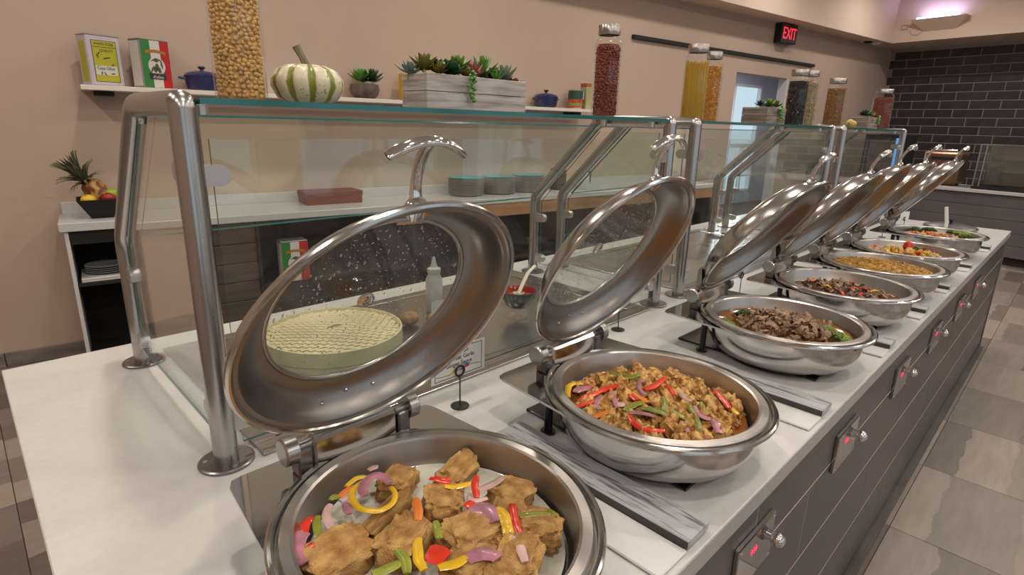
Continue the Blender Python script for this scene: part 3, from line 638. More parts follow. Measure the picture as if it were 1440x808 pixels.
# sneeze guards
GY, GT, GB = 1.06, 1.365, 1.69
UN = [(.287, 1.81, 'nearest'), (1.99, 3.53, 'middle'), (3.73, 5.20, 'farthest')]
def capsule(L_, r, th):                                   # rounded clip, along +x from 0, thickness in y
    poly = [(0, -r)]+[(L_-r+r*math.cos(a), r*math.sin(a)) for a in [-math.pi/2+math.pi*i/10 for i in range(11)]]+[(0, r)]
    m_ = MB().prism(poly, -th/2, th/2); m_.v = [(x, z, y) for x, y, z in m_.v]; m_.f = [f[::-1] for f in m_.f]; return m_
m_flange = mat('flange_steel', (.25, .23, .23), .32, 1); m_clip = mat('clip_steel', (.55, .53, .52), .35, .9)
for ui, (x0, x1, nm) in enumerate(UN):
    t = thing('sneeze_guard', '%s sneeze guard with bent steel tube frames and glass panels' % nm, 'sneeze guard', (x0, GY, T))
    w = x1-x0; B_, T_ = GB-GY, GT-GY
    for fx in (0, w):
        path = fillet([(fx, 0, .003), (fx, 0, .662), (fx, T_, .662)], .008, 4)[:-1] + fillet([(fx, 0.02, .662), (fx, T_, .662), (fx, B_, .338), (fx, B_, .003)], .03, 5)[1:]
        fr = ob('frame', MB().tube(path, .022, 20, up=(1, 0, 0)), m_brushed, t, smooth=50)
        for yy in (0, B_):
            b = MB().lathe([(0, 0), (.050, 0), (.050, .004), (.047, .006), (0, .006)], 32, (fx, yy, .0005)); ob('flange', b, m_flange, fr, smooth=30)
            for q in range(3): a = .6+q*2.094; ob('screw', MB().ball((fx+.037*math.cos(a), yy+.037*math.sin(a), .0065), (.0045, .0045, .002), 10, 6), m_chrome, fr)
        yz = [(.04, .045), (.04, .625), (T_-.005, .625), (B_-.04, .325), (B_-.04, .045)]
        b = MB(); n = len(yz)
        b.add([(fx-.003, y, z) for y, z in yz]+[(fx+.003, y, z) for y, z in yz], [tuple(range(n-1, -1, -1)), tuple(range(n, 2*n))]); b.add([(fx-.003, y, z) for y, z in yz]+[(fx+.003, y, z) for y, z in yz], [(i, (i+1) % n, n+(i+1) % n, n+i) for i in range(n)], 1)
        ob('end_glass', b, [m_glass, m_edge], t)
        for yy, zz in ((.035, .55), (.035, .1), (B_-.035, .25), (B_-.035, .07)):
            s_ = 1 if yy < .2 else -1
            c_ = capsule(.045, .017, .022); c_.xf(Matrix.Translation((fx, yy-s_*.015, zz)) @ Matrix.Rotation(math.pi/2*s_, 4, 'Z')); ob('clip', c_, m_clip, t)
    def slab(nm_, vs, th_dir, em=True):
        v = [Vector(p) for p in vs]; d = Vector(th_dir); b = MB(); n = len(v)
        b.add(v+[p+d for p in v], [tuple(range(n-1, -1, -1)), tuple(range(n, 2*n))], 0); b.add(v+[p+d for p in v], [(i, (i+1) % n, n+(i+1) % n, n+i) for i in range(n)], 1); return ob(nm_, b, [m_glass, m_edge], t)
    slab('top_glass', [(.024, -.012, .662), (w-.024, -.012, .662), (w-.024, T_+.005, .662), (.024, T_+.005, .662)], (0, 0, .0105))
    slab('front_glass', [(.034, -.003, .03), (w-.034, -.003, .03), (w-.034, -.003, .606), (.034, -.003, .606)], (0, .006, 0))
    dz, dy = .662-.338, B_-T_; k = 1/math.hypot(dz, dy)
    slab('sloped_glass', [(.03, B_-.028, .345), (w-.03, B_-.028, .345), (w-.03, T_-.005, .645), (.03, T_-.005, .645)], (0, -.006*dz*k, -.006*dy*k))
    for zz in (.545, .08):
        c_ = capsule(.052, .018, .020).xf(Matrix.Translation((.010, 0, zz))); ob('clip', c_, m_clip, t)
        c_ = capsule(.052, .018, .020).xf(Matrix.Translation((w-.010, 0, zz)) @ Matrix.Rotation(math.pi, 4, 'Z')); ob('clip', c_, m_clip, t)
    for xx in (.024, w-.024):
        for yy in (.05, T_-.05): ob('clip', MB().cyl((xx+(.018 if xx < 1 else -.018), yy, .645), (xx+(.018 if xx < 1 else -.018), yy, .6615), .012), m_clip, t)
    # well let into the counter behind the guard
    t2 = thing('buffet_well', 'flush steel serving well behind the %s sneeze guard' % nm, 'well', (x0+.058, 1.028, T+.0003))
    ww, dd = w-.126, .717
    b = MB()
    for a in ((0, ww, 0, .05), (0, ww, dd-.04, dd), (0, .045, .05, dd-.04), (ww-.075, ww, .05, dd-.04)): b.cbox(a[0], a[1], a[2], a[3], 0, .006, .001)
    ob('rim', b, m_brushed, t2); ob('well_top', MB().cbox(.046, ww-.076, .051, dd-.041, 0, .003, .0005), m_well, t2)
    ob('inner_line', MB().box(.044, ww-.074, .048, .0515, .0035, .0066), m_black, t2)
    for q in range(3): ob('vent_slot', MB().box(ww-.066, ww-.012, .07+.085*q, .14+.085*q, .0055, .0068), m_black, t2)

# ------------------------------------------------------------------ chafing dishes
SY = 1.055
def make_chafer():
    t = thing('chafing_dish', '-', 'chafing dish')
    ob('body', MB().lathe([(0, 0), (.122, 0), (.146, .003), (.166, .011), (.181, .024), (.191, .042), (.196, .062), (.1975, .080), (.198, .1015), (.2165, .1030), (.2215, .1055), (.2235, .1095), (.2225, .1130), (.2195, .1150), (.2150, .1150), (.2125, .1130), (.2115, .1060), (.2080, .1050)], 80, sy=SY), m_steel, t, smooth=24)
    ob('food_pan', MB().lathe([(.2085, .1050), (.2075, .1135), (.2055, .1165), (.1925, .1165), (.1885, .1145), (.1868, .1090), (.1820, .078), (.176, .0665), (.164, .062), (0, .062)], 80, sy=SY), m_pan, t, smooth=24)
    # hinge plate behind the pan, cut out round the bowl
    outer = [(.2085, .03), (.188, .265)]+arc((.168, .265), .020, 0, math.pi/2, 5)+arc((-.168, .265), .020, math.pi/2, math.pi, 5)+[(-.2085, .03)]
    inner = [(.2065*math.cos(a), .2065*SY*math.sin(a)) for a in [math.pi-.14-(math.pi-.28)*i/24 for i in range(25)]]
    poly = outer+inner; b = MB(); n = len(outer)
    # strips between outer and inner outlines
    import itertools
    def samp(P, k):
        d = [0]
        for p, q in zip(P, P[1:]): d.append(d[-1]+math.dist(p, q))
        o = []
        for i in range(k+1):
            s_ = d[-1]*i/k; j = max(0, min(len(P)-2, next((q for q in range(1, len(d)) if d[q] >= s_-1e-9), len(d)-1)-1)); f_ = (s_-d[j])/max(1e-9, d[j+1]-d[j]); o.append((P[j][0]+(P[j+1][0]-P[j][0])*f_, P[j][1]+(P[j+1][1]-P[j][1])*f_))
        return o
    A, B_ = samp(outer, 48), samp(inner[::-1], 48)
    v = []; F = []
    for (p, q) in zip(A, B_): v += [(p[0], p[1], .098), (q[0], q[1], .098), (p[0], p[1], .103), (q[0], q[1], .103)]
    for i in range(48):
        a, c_ = i*4, i*4+4; F += [(a, c_, c_+1, a+1), (a+2, a+3, c_+3, c_+2), (a, a+2, c_+2, c_)]
    F += [(0, 1, 3, 2), (192, 194, 195, 193)]
    ob('hinge_plate', b.add(v, F), m_plate, t)
    for s_ in (-1, 1): ob('leg', MB().cyl((s_*.136, .172, -.0055), (s_*.136, .172, .098), .009, 14).cyl((s_*.136, .172, -.0058), (s_*.136, .172, -.001), .016, 16), m_black, t, smooth=40)
    HZ = .148
    hb = ob('hinge_barrel', MB().cyl((-.105, .231, HZ), (.105, .231, HZ), .009, 16), m_darksteel, t, smooth=40)
    for s_ in (-1, 1):
        ob('hinge_cap', MB().tube([(s_*.100, .231, HZ), (s_*.118, .231, HZ), (s_*.121, .231, HZ)], [.0225, .0225, .0195], 28), m_brushed, hb, smooth=35)
        ob('hinge_block', MB().cbox(s_*.09-.012, s_*.09+.012, .216, .246, .103, HZ, .003), m_darksteel, hb)
    ob('hinge_cover', MB().cbox(-.077, .077, .217, .246, .1035, HZ+.0105, .006), m_steel, hb)
    # lid, hinged on the barrel: local -y points away from the hinge when shut
    lc = (0, -.238, 0)
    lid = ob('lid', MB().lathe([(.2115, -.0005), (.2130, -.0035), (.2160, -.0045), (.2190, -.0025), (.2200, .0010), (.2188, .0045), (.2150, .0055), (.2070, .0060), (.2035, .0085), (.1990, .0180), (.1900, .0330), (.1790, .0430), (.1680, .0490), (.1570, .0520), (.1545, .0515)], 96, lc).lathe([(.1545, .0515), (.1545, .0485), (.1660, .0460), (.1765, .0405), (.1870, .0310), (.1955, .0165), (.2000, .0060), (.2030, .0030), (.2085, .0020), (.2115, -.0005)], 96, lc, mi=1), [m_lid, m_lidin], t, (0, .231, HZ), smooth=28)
    ob('lid_glass', MB().lathe([(.156, .050), (.12, .055), (.06, .0585), (0, .0595)], 56, lc), m_lidglass, lid, smooth=60)
    ob('window_ring', MB().tube([(lc[0]+.1555*math.cos(a), lc[1]+.1555*math.sin(a),   .0505) for a in [2*math.pi*i/64 for i in range(64)]], .0042, 10, closed=True), m_brushed, lid, smooth=60)
    ob('vent_knob', MB().lathe([(0, .0590), (.004, .0590), (.005, .0565), (.011, .0565), (.0135, .0578), (.0135, .0610), (.011, .0635), (0, .0640)], 24, (-.005, -.238, 0)), m_chrome, lid, smooth=40)
    for an, rv, zv in ((1.36, .1845, .0325), (1.62, .1800, .0365), (1.86, .1890, .0270)): ob('rivet', MB().ball((rv*_c(an), -.238+rv*_s(an), zv), (.0038, .0038, .0038), 12, 8), m_chrome, lid, smooth=60)
    ha = MB().prism([(.012, -.006), (.014, .010), (-.046, .054), (-.060, .056), (-.058, .048), (-.034, .024), (-.018, .008)], -.07, .07); ha.v = [(z, x, y) for x, y, z in ha.v]; ob('hinge_arm', ha, m_brushed, lid)
    hp = [Vector((0, -.430, .026)), Vector((0, -.452, .045)), Vector((0, -.480, .052)), Vector((0, -.515, .040))]
    hd = MB().tube([hp[0]*(1-s_)**3+hp[1]*3*s_*(1-s_)**2+hp[2]*3*s_*s_*(1-s_)+hp[3]*s_**3 for s_ in [i/8 for i in range(9)]], [.0085, .0075, .007, .0065, .0065, .0065, .007, .0075, .008], 12, flat=(.8, 1.2))
    hd.tube([(.055*s_, -.518+.020*s_*s_, .038) for s_ in [i/6-1 for i in range(13)]], [.0055]+[.0068]*11+[.0055], 12, flat=(1.25, .8))
    hd.lathe([(0, -.002), (.016, 0), (.017, .008), (.013, .015), (0, .018)], 20, (0, -.428, .020)); ob('handle', hd, m_chrome, lid, smooth=50)
    return t
LBL = ['nearest chafing dish, holding fried fish with peppers', 'second chafing dish, heaped with chicken and pepper strips', 'third chafing dish, holding sliced beef with broccoli',
       'fourth chafing dish, holding shredded beef with red peppers', 'fifth chafing dish, full of yellow fried rice', 'sixth chafing dish, holding mixed vegetables with a tomato piece', 'farthest chafing dish, holding broccoli and orange vegetables']
proto = make_chafer(); LIDS = []; CHB = T+.0065
for k, (cx, a) in enumerate(CH):
    o = proto if k == 0 else copy_tree(proto)
    o.location = (cx, .54, CHB); o['label'] = 'steel '+LBL[k]+', lid open'; o['group'] = 'open chafing dishes along the counter'
    for ch in o.children:
        if ch.name.startswith('lid'): ch.rotation_euler.x = -math.radians(a); LIDS.append(ch)
# steam droplets inside the lid windows
for k, nn in ((0, 1000), (1, 1000), (2, 600), (3, 200)):
    vs, fs = ico(1); b = MB(); rr = random.Random(k)
    for i in range(nn):
        q = .148*math.sqrt(rr.random()); an = rr.random()*6.283; x, y = q*math.cos(an), q*math.sin(an)
        z = .0595-.0095*(q/.156)**2 - .0006; d = .0004+.0013*rr.random()**3
        st = 1 if rr.random() < .8 else 1+3*rr.random()
        b.add([(x+v.x*d, y-.238+v.y*d*st, z+v.z*d*.5) for v in vs], fs)
    o = ob('water_droplets', b, m_drop, LIDS[k]); o['kind'] = 'stuff'
PF = CHB+.062                                            # floor of every food pan

# ------------------------------------------------------------------ food
m_fish = mat('fried_fish', (.42, .22, .08), .5, bump=1.0, bump_s=30); ramp2(m_fish, (.31, .125, .025), (.68, .41, .14), 3.0, .28, .64, 10)
m_chick = mat('fried_chicken', (.42, .24, .09), .45, bump=.8, bump_s=9); 
ramp2(m_chick, (.28, .105, .016), (.68, .40, .12), 2.6, .36, .60, 8)
m_beef = mat('cooked_beef', (.31, .20, .13), .5, noise_s=60, noise_a=.35, bump=.3, bump_s=200, rand=.22)
m_beef2 = mat('dark_beef', (.17, .095, .055), .45, noise_s=60, noise_a=.4, bump=.3, bump_s=200, rand=.25)
m_redp = mat('red_pepper', (.58, .030, .008), .25, noise_s=30, noise_a=.15, coat=.3, rand=.1); m_yelp = mat('yellow_pepper', (.66, .40, .012), .28, noise_s=30, noise_a=.15, coat=.3)
m_grep = mat('green_pepper', (.20, .22, .025), .3, noise_s=30, noise_a=.2, coat=.2, rand=.2); m_orap = mat('orange_pepper', (.64, .17, .012), .3, noise_s=30, noise_a=.15, coat=.2)
m_onion = mat('red_onion', (.36, .15, .19), .3, noise_s=40, noise_a=.3, coat=.2, rand=.15, stretch=(1, 1, 1)); m_onionp = mat('pale_onion', (.50, .32, .30), .3, noise_s=30, noise_a=.2, rand=.15)
m_broc = mat('broccoli_crown', (.15, .25, .03), .6, noise_s=160, noise_a=.5, bump=.6, bump_s=300, rand=.35); m_brocd = mat('broccoli_dark', (.025, .085, .022), .6, noise_s=160, noise_a=.5, bump=.6, bump_s=300); m_brst = mat('broccoli_stalk', (.28, .36, .07), .45)
m_broth = mat('pale_broth', (.60, .58, .50), .12, noise_s=12, noise_a=.12); m_sauce = mat('orange_sauce', (.30, .11, .02), .12, noise_s=14, noise_a=.4); m_brown = mat('brown_sauce', (.14, .06, .02), .15, noise_s=14, noise_a=.4)
m_rice = mat('fried_rice', (.52, .30, .07), .5, noise_s=60, noise_a=.45); m_carrot = mat('carrot', (.62, .17, .02), .35, noise_s=20, noise_a=.15); m_zuc = mat('courgette', (.44, .44, .14), .4, noise_s=30, noise_a=.2); m_skin = mat('courgette_skin', (.05, .11, .02), .4)
def strip(name, pts, w, th, M, label, group=None, cat='pepper', n=10, taper=.55):
    P = [Vector(p) for p in pts]; c0 = P[len(P)//2].copy()
    path = quad(P[0]-c0, P[1]-c0, P[2]-c0, n) if len(P) == 3 else [p-c0 for p in P]
    sd = Vector((c0.x*90, c0.y*90, 3)); path = [p+noise.noise_vector(p*60+sd)*min(.002, w*.25) for p in path]
    K = len(path); rr = [1*(taper+(1-taper)*math.sin(math.pi*min(1, max(0, (i+.35)/(K-.3))))**.5) for i in range(K)]
    o = ob(name, MB().tube(path, rr, 8, flat=(th, w), up=(0, 0, 1)), M, None, c0, smooth=60); return tag(o, label, cat, group)
def sauce(cx, M, label, z=.006, r=.168):
    b = MB(); b.lathe([(0, 0), (r*.5, 0), (r, 0), (r+.004, .004)], 48, sy=SY, fn=None)
    o = ob('sauce', b, M, None, (cx, .54, PF+z), smooth=60); tag(o, label, 'sauce', None, 'stuff'); return o
# --- dish 1: fried fish
X1 = CH[0][0]; q1 = lambda a, b_, z: pz(360+a*.3472, 580+b_*.3472, z)
sauce(X1, m_broth, 'milky broth lying under the fried fish in the nearest dish', .007)
FM = [lump((.5, .5, .5), .26, 2.4, s_, 4, .52) for s_ in range(6)]
fm = [m_.mesh('fish_piece', m_fish, 60) for m_ in FM]
FISH = [(575, 285, .054, .044, .03, .5, 'fish piece at the back beside the curled yellow pepper ring'), (822, 238, .066, .038, .03, .3, 'fish piece at the very back of the dish, under a red strip'),
 (535, 412, .078, .022, .028, .25, 'narrow fish piece lying along under the yellow pepper ring'), (757, 368, .056, .048, .034, .9, 'fish piece with a pale bare patch in the middle of the dish'),
 (1035, 335, .056, .050, .032, .15, 'square fish piece at the back right of the dish'), (600, 528, .070, .055, .034, .5, 'large fish piece in front of the narrow one'),
 (880, 492, .076, .052, .034, -.1, 'large flat fish piece at the centre right'), (1150, 482, .050, .050, .036, .7, 'fish piece against the right wall of the dish'),
 (330, 585, .072, .060, .034, .15, 'large fish piece at the front left'), (1065, 605, .056, .046, .034, .5, 'fish piece at the front right under a pink onion strip'),
 (900, 625, .064, .034, .03, .1, 'fish piece at the front edge of the picture under purple onion')]
for k, (a, b_, l, w, h, rz, lb) in enumerate(FISH):
    p = q1(a, b_, PF+.024); o = link('fish_piece', fm[k % 6], None, (p.x, p.y, PF+.009+h*.5), (R.uniform(-.15, .15), R.uniform(-.15, .15), rz)); o.scale = (l*1.18, w*1.18, h*1.1); tag(o, 'golden fried '+lb, 'fish', 'fried fish pieces in the nearest dish')
for k, (dx, dy) in enumerate(((-.06, -.12), (.0, -.13), (.05, -.10), (-.11, -.07), (-.02, -.075), (.09, -.05))):
    o = link('fish_piece', fm[k % 5], None, (X1+dx, .54+dy, PF+.025), (0, .1, k*.8)); o.scale = (.06, .048, .032); tag(o, 'golden fried fish piece at the cut-off front of the nearest dish', 'fish', 'fried fish pieces in the nearest dish')
ZS = PF+.044
def s1(nm, M, w, lb, *pts, z=0, cat='pepper'):
    return strip(nm, [q1(a, b_, ZS+z) for a, b_ in pts], w, .0022, M, lb+' in the nearest dish', 'vegetable strips on the fish', cat)
ring = [q1(475+88*math.cos(a), 335+62*math.sin(a), ZS+.002) for a in [-.6+5.2*i/22 for i in range(23)]]
strip('pepper_ring', ring, .0052, .003, m_yelp, 'curled yellow pepper ring on the fish in the nearest dish', 'vegetable strips on the fish')
onr = [q1(490+58*math.cos(a), 310+55*math.sin(a), ZS+.007) for a in [2.6+3.2*i/14 for i in range(15)]]
strip('onion_slice', onr, .0085, .003, m_onion, 'purple onion arc resting on the yellow pepper ring', 'vegetable strips on the fish', 'onion')
for nm, M, w, lb, pts, cat in (
 ('pepper_strip', m_yelp, .005, 'thin yellow pepper strip behind the ring', [(365, 300), (405, 268), (455, 260)], 'pepper'),
 ('pepper_strip', m_orap, .006, 'short orange pepper strip left of the yellow ring', [(335, 340), (370, 312), (405, 298)], 'pepper'),
 ('onion_slice', m_onionp, .006, 'small pink onion piece at the back left', [(455, 235), (475, 225), (495, 222)], 'onion'),
 ('onion_slice', m_onionp, .006, 'pale onion strip left of the yellow ring', [(340, 360), (365, 345), (395, 335)], 'onion'),
 ('onion_slice', m_onion, .007, 'purple onion piece below the pale onion strip', [(360, 365), (372, 390), (378, 412)], 'onion'),
 ('pepper_strip', m_redp, .008, 'red pepper curl at the far left', [(232, 432), (200, 445), (200, 490)], 'pepper'),
 ('pepper_strip', m_redp, .006, 'red pepper strip at the left, above the purple onion wedge', [(205, 560), (235, 535), (272, 530)], 'pepper'),
 ('pepper_strip', m_grep, .006, 'green pepper strip standing at the left', [(255, 415), (245, 455), (258, 500)], 'pepper'),
 ('onion_slice', m_onion, .012, 'large purple onion wedge at the left wall', [(205, 480), (160, 540), (185, 615)], 'onion'),
 ('onion_slice', m_onionp, .006, 'greyish onion strip hanging down left of centre', [(300, 370), (285, 420), (315, 475)], 'onion'),
 ('pepper_strip', m_grep, .005, 'tiny green pepper scrap at the upper left', [(300, 355), (315, 340), (330, 350)], 'pepper'),
 ('carrot_stick', m_carrot, .007, 'orange carrot stick between two fish pieces', [(645, 345), (655, 390), (657, 435)], 'carrot'),
 ('pepper_strip', m_redp, .006, 'red pepper strip on the rearmost fish', [(705, 265), (745, 275), (790, 280)], 'pepper'),
 ('pepper_strip', m_redp, .004, 'short red pepper strip crossing at the rearmost fish', [(725, 258), (760, 270), (785, 262)], 'pepper'),
 ('pepper_strip', m_yelp, .006, 'yellow pepper strip in front of the rearmost fish', [(765, 298), (820, 296), (868, 283)], 'pepper'),
 ('pepper_strip', m_redp, .006, 'red pepper strip at the back right', [(893, 255), (888, 300), (895, 345)], 'pepper'),
 ('onion_slice', m_onionp, .008, 'pink onion wedge at the back right', [(905, 300), (935, 300), (1000, 262)], 'onion'),
 ('onion_slice', m_onionp, .005, 'thin pink onion strip beside the red pepper cube', [(862, 340), (890, 355), (935, 345)], 'onion'),
 ('pepper_piece', m_redp, .009, 'small red pepper cube right of centre', [(850, 365), (865, 370), (885, 372)], 'pepper'),
 ('onion_slice', m_onion, .013, 'broad purple onion petal on the centre right fish', [(865, 395), (930, 392), (965, 440)], 'onion'),
 ('pepper_strip', m_yelp, .009, 'broad yellow pepper strip right of the onion petal', [(975, 385), (1012, 430), (1022, 500)], 'pepper'),
 ('pepper_strip', m_yelp, .007, 'short yellow pepper end below the broad one', [(1030, 455), (1032, 490), (1022, 530)], 'pepper'),
 ('pepper_strip', m_redp, .007, 'long red pepper strip at the right', [(1038, 370), (1048, 430), (1068, 500)], 'pepper'),
 ('onion_slice', m_onionp, .007, 'pink onion strip curving down at the right', [(1010, 490), (1060, 530), (1090, 605)], 'onion'),
 ('pepper_strip', m_grep, .006, 'green pepper strip at the right wall', [(1065, 420), (1110, 412), (1195, 405)], 'pepper'),
 ('pepper_strip', m_grep, .006, 'green pepper strip standing in the middle', [(728, 440), (735, 475), (742, 510)], 'pepper'),
 ('pepper_strip', m_yelp, .007, 'upright yellow pepper strip at the front', [(658, 510), (655, 570), (682, 635)], 'pepper'),
 ('pepper_piece', m_redp, .017, 'square red pepper piece at the front', [(695, 565), (730, 575), (768, 590)], 'pepper'),
 ('pepper_strip', m_grep, .007, 'green pepper strip leaning on the front fish', [(572, 550), (600, 590), (610, 650)], 'pepper'),
 ('pepper_strip', m_grep, .008, 'green pepper strip at the very front', [(585, 605), (530, 630), (470, 655)], 'pepper'),
 ('pepper_strip', m_yelp, .008, 'yellow pepper strip at the very front', [(740, 630), (800, 612), (855, 585)], 'pepper'),
 ('onion_slice', m_onion, .012, 'purple onion petal on the front fish', [(850, 600), (920, 570), (985, 590)], 'onion'),
 ('pepper_strip', m_grep, .005, 'green pepper scrap near the right wall', [(1180, 395), (1200, 405), (1210, 420)], 'pepper')):
    s1(nm, M, w, lb, *pts, cat=cat)
# --- dish 2: chicken and peppers
X2 = CH[1][0]
def zone(x, y, cx):                      # where in a dish, as seen from the customer side
    d = FW.copy(); d.z = 0; d.normalize(); r_ = Vector((d.y, -d.x)); p = Vector((x-cx, y-.54)); a = p.dot(r_); b_ = p.dot(Vector((d.x, d.y)))
    h = 'left' if a < -.05 else 'right' if a > .05 else ''; k = 'back' if b_ > .05 else 'front' if b_ < -.05 else ''
    return {'': 'in the middle', 'left': 'on the left', 'right': 'on the right', 'back': 'at the back', 'front': 'at the front'}.get(k or h) if not (k and h) else 'at the %s %s' % (k, h)
def heap(cx, rmax, hz, n, rr, lo=0):
    out = []
    k = 0
    while len(out) < n and k < n*60:
        k += 1; a = rr.random()*6.283; q = math.sqrt(rr.random())*rmax
        x, y = cx+q*math.cos(a), .54+q*SY*math.sin(a); z = PF+.012+hz*(1-(q/rmax)**2)*.9
        if all((x-p[0])**2+(y-p[1])**2 > lo*lo for p in out): out.append((x, y, z))
    return out
sauce(X2, m_sauce, 'orange sauce under the chicken in the second dish', .012)
cm = [lump((.5, .5, .5), .62, 2.6, s_+10, 3).mesh('chicken_piece', m_chick, 70) for s_ in range(7)]
rr = random.Random(3)
for k, (x, y, z) in enumerate(heap(X2, .158, .014, 95, rr, .017)):
    o = link('chicken_piece', cm[k % 7], None, (x, y, z+.006), (rr.random()*6, rr.random()*6, rr.random()*6)); s_ = .028+.012*rr.random(); o.scale = (s_*1.25, s_, s_*.9); tag(o, 'golden chicken piece %s of the second chafing dish' % zone(x, y, X2), 'chicken', 'chicken pieces in the second dish')
q2 = lambda a, b_, z: pz(780+a*.2083, 500+b_*.2083, z)
S2 = [(m_redp, 'red', .009, [(155, 285), (270, 235), (420, 200)]), (m_redp, 'red', .007, [(140, 305), (230, 290), (300, 275)]), (m_redp, 'red', .009, [(445, 190), (490, 240), (550, 305)]), (m_orap, 'orange', .007, [(530, 255), (580, 290), (630, 320)]),
 (m_orap, 'orange', .007, [(245, 395), (305, 365), (370, 360)]), (m_redp, 'red', .008, [(600, 235), (670, 210), (745, 150)]), (m_redp, 'red', .007, [(735, 195), (775, 230), (800, 275)]), (m_redp, 'red', .007, [(1085, 215), (1135, 270), (1185, 335)]),
 (m_redp, 'red', .008, [(505, 395), (590, 460), (745, 480)]), (m_redp, 'red', .005, [(210, 172), (235, 178), (255, 178)]), (m_grep, 'green', .007, [(385, 110), (470, 130), (560, 145)]), (m_grep, 'green', .007, [(470, 150), (530, 140), (575, 115)]), (m_grep, 'green', .008, [(470, 360), (540, 330), (600, 315)]),
 (m_grep, 'green', .009, [(580, 350), (680, 370), (760, 400)]), (m_grep, 'green', .007, [(730, 290), (740, 330), (735, 370)]), (m_grep, 'green', .009, [(790, 370), (850, 400), (940, 425)]), (m_grep, 'green', .007, [(955, 400), (970, 450), (985, 500)]), (m_grep, 'green', .007, [(900, 320), (925, 360), (935, 385)]), (m_grep, 'green', .006, [(985, 310), (1010, 355), (1060, 385)]),
 (m_onion, 'purple', .005, [(600, 165), (565, 215), (620, 275)]), (m_onion, 'purple', .006, [(320, 260), (285, 290), (300, 340)]), (m_onion, 'purple', .006, [(385, 235), (400, 290), (430, 340)]), (m_onion, 'purple', .006, [(500, 375), (590, 380), (680, 405)]), (m_onionp, 'pink', .006, [(840, 225), (865, 280), (925, 310)]),
 (m_onion, 'purple', .007, [(945, 340), (985, 395), (1065, 410)]), (m_onion, 'purple', .009, [(1065, 405), (1095, 440), (1115, 490)]), (m_onion, 'purple', .006, [(860, 430), (880, 465), (910, 480)]), (m_onion, 'purple', .010, [(145, 215), (185, 195), (240, 205)]), (m_yelp, 'yellow', .007, [(95, 245), (105, 165), (195, 160)]), (m_yelp, 'yellow', .006, [(1200, 330), (1225, 350), (1245, 365)]), (m_onionp, 'pink', .010, [(430, 310), (450, 320), (475, 325)]), (m_grep, 'green', .006, [(540, 480), (600, 505), (680, 515)])]
for k, (M, c_, w, pts) in enumerate(S2):
    on = c_ in ('purple', 'pink'); P3 = [q2(a, b_, PF+.046) for a, b_ in pts]
    for p in P3:
        q = math.hypot(p.x-X2, (p.y-.54)/SY)/.165; p.z = PF+.034+.016*max(0, 1-q*q)
    strip('onion_slice' if on else 'pepper_strip', P3, w*1.0, .0021, M, '%s %s strip %s of the second dish, on the chicken' % (c_, 'onion' if on else 'pepper', zone(P3[1].x, P3[1].y, X2)), 'vegetable strips in the second dish', 'onion' if on else 'pepper')
# --- dish 3: beef with broccoli
X3 = CH[2][0]
sauce(X3, m_sauce, 'orange broth around the beef in the third dish', .018)
def slice_me(seed, L_=.055, w=.02, M=m_beef):
    r_ = random.Random(seed); v = []; F = []; nu, nv = 9, 3; a1, a2, ph = r_.uniform(.006, .014), r_.uniform(-.01, .01), r_.random()*6
    for i in range(nu+1):
        s_ = i/nu-.5; ww = w*(.55+.45*math.cos(s_*2.6))*(1+.25*math.sin(i*2.1+seed))
        for j in range(nv+1):
            t_ = j/nv-.5; v.append((s_*L_, t_*ww+.006*math.sin(i*.9+ph), a1*math.sin(s_*7+ph)+a2*t_*2*math.sin(s_*5)+.002*math.sin(i*3+j*2)))
    n0 = len(v); v += [(x, y, z-.0035) for x, y, z in v]
    for i in range(nu):
        for j in range(nv):
            a = i*(nv+1)+j; F += [(a, a+nv+1, a+nv+2, a+1), (n0+a, n0+a+1, n0+a+nv+2, n0+a+nv+1)]
    for i in range(nu): a = i*(nv+1); F += [(a, n0+a, n0+a+nv+1, a+nv+1), (a+nv, a+nv+nv+1, n0+a+2*nv+1, n0+a+nv)]
    for j in range(nv): F += [(j, j+1, n0+j+1, n0+j), (nu*(nv+1)+j, n0+nu*(nv+1)+j, n0+nu*(nv+1)+j+1, nu*(nv+1)+j+1)]
    return MB().add(v, F).mesh('beef_slice', M, 60)
bm_ = [slice_me(s_) for s_ in range(7)]; bm2 = [slice_me(s_+20, .045, .011, m_beef2) for s_ in range(6)]
rr = random.Random(11)
for k in range(170):
    a = rr.random()*6.283; q = rr.random()**.6; x, y = X3+.118*q*math.cos(a), .535+.135*q*math.sin(a)
    z = PF+.022+.030*(1-q*q)+.006*rr.random()
    o = link('beef_slice', bm_[k % 7], None, (x, y, z), (rr.uniform(-.7, .7), rr.uniform(-.7, .7), rr.random()*6)); o.scale = (rr.uniform(.45, .8),)*3; tag(o, 'thin brown beef slice %s of the third chafing dish' % zone(x, y, X3), 'beef', 'beef slices in the third dish')
def broccoli(p, sc, M, label, group, tilt=(0, 0)):
    t = thing('broccoli_floret', label, 'broccoli', p, R.random()*6, group); t.rotation_euler.x, t.rotation_euler.y = tilt
    vs, fs = ico(1); b = MB(); rr_ = random.Random(int(p[0]*1e4))
    for i in range(34):
        a = i*2.4; q = .018*math.sqrt(i/34)*sc; c_ = Vector((q*math.cos(a), q*math.sin(a), .018*sc-.45*q*q/.018/sc+rr_.uniform(-.0015, .0015)*sc)); rd = (.0036+.0022*rr_.random())*sc
        b.add([tuple(c_+v*rd*(1+.25*noise.noise(v*3+Vector((i, 0, 0))))) for v in vs], fs)
    ob('crown', b, M, t, smooth=50); ob('stalk', MB().tube([(0, 0, -.006*sc), (0, 0, .006*sc), (0, 0, .016*sc)], [.006*sc, .006*sc, .010*sc], 10), m_brst, t, smooth=50)
q3 = lambda a, b_, z: pz(1000+a*.1856, 400+b_*.1856, z)
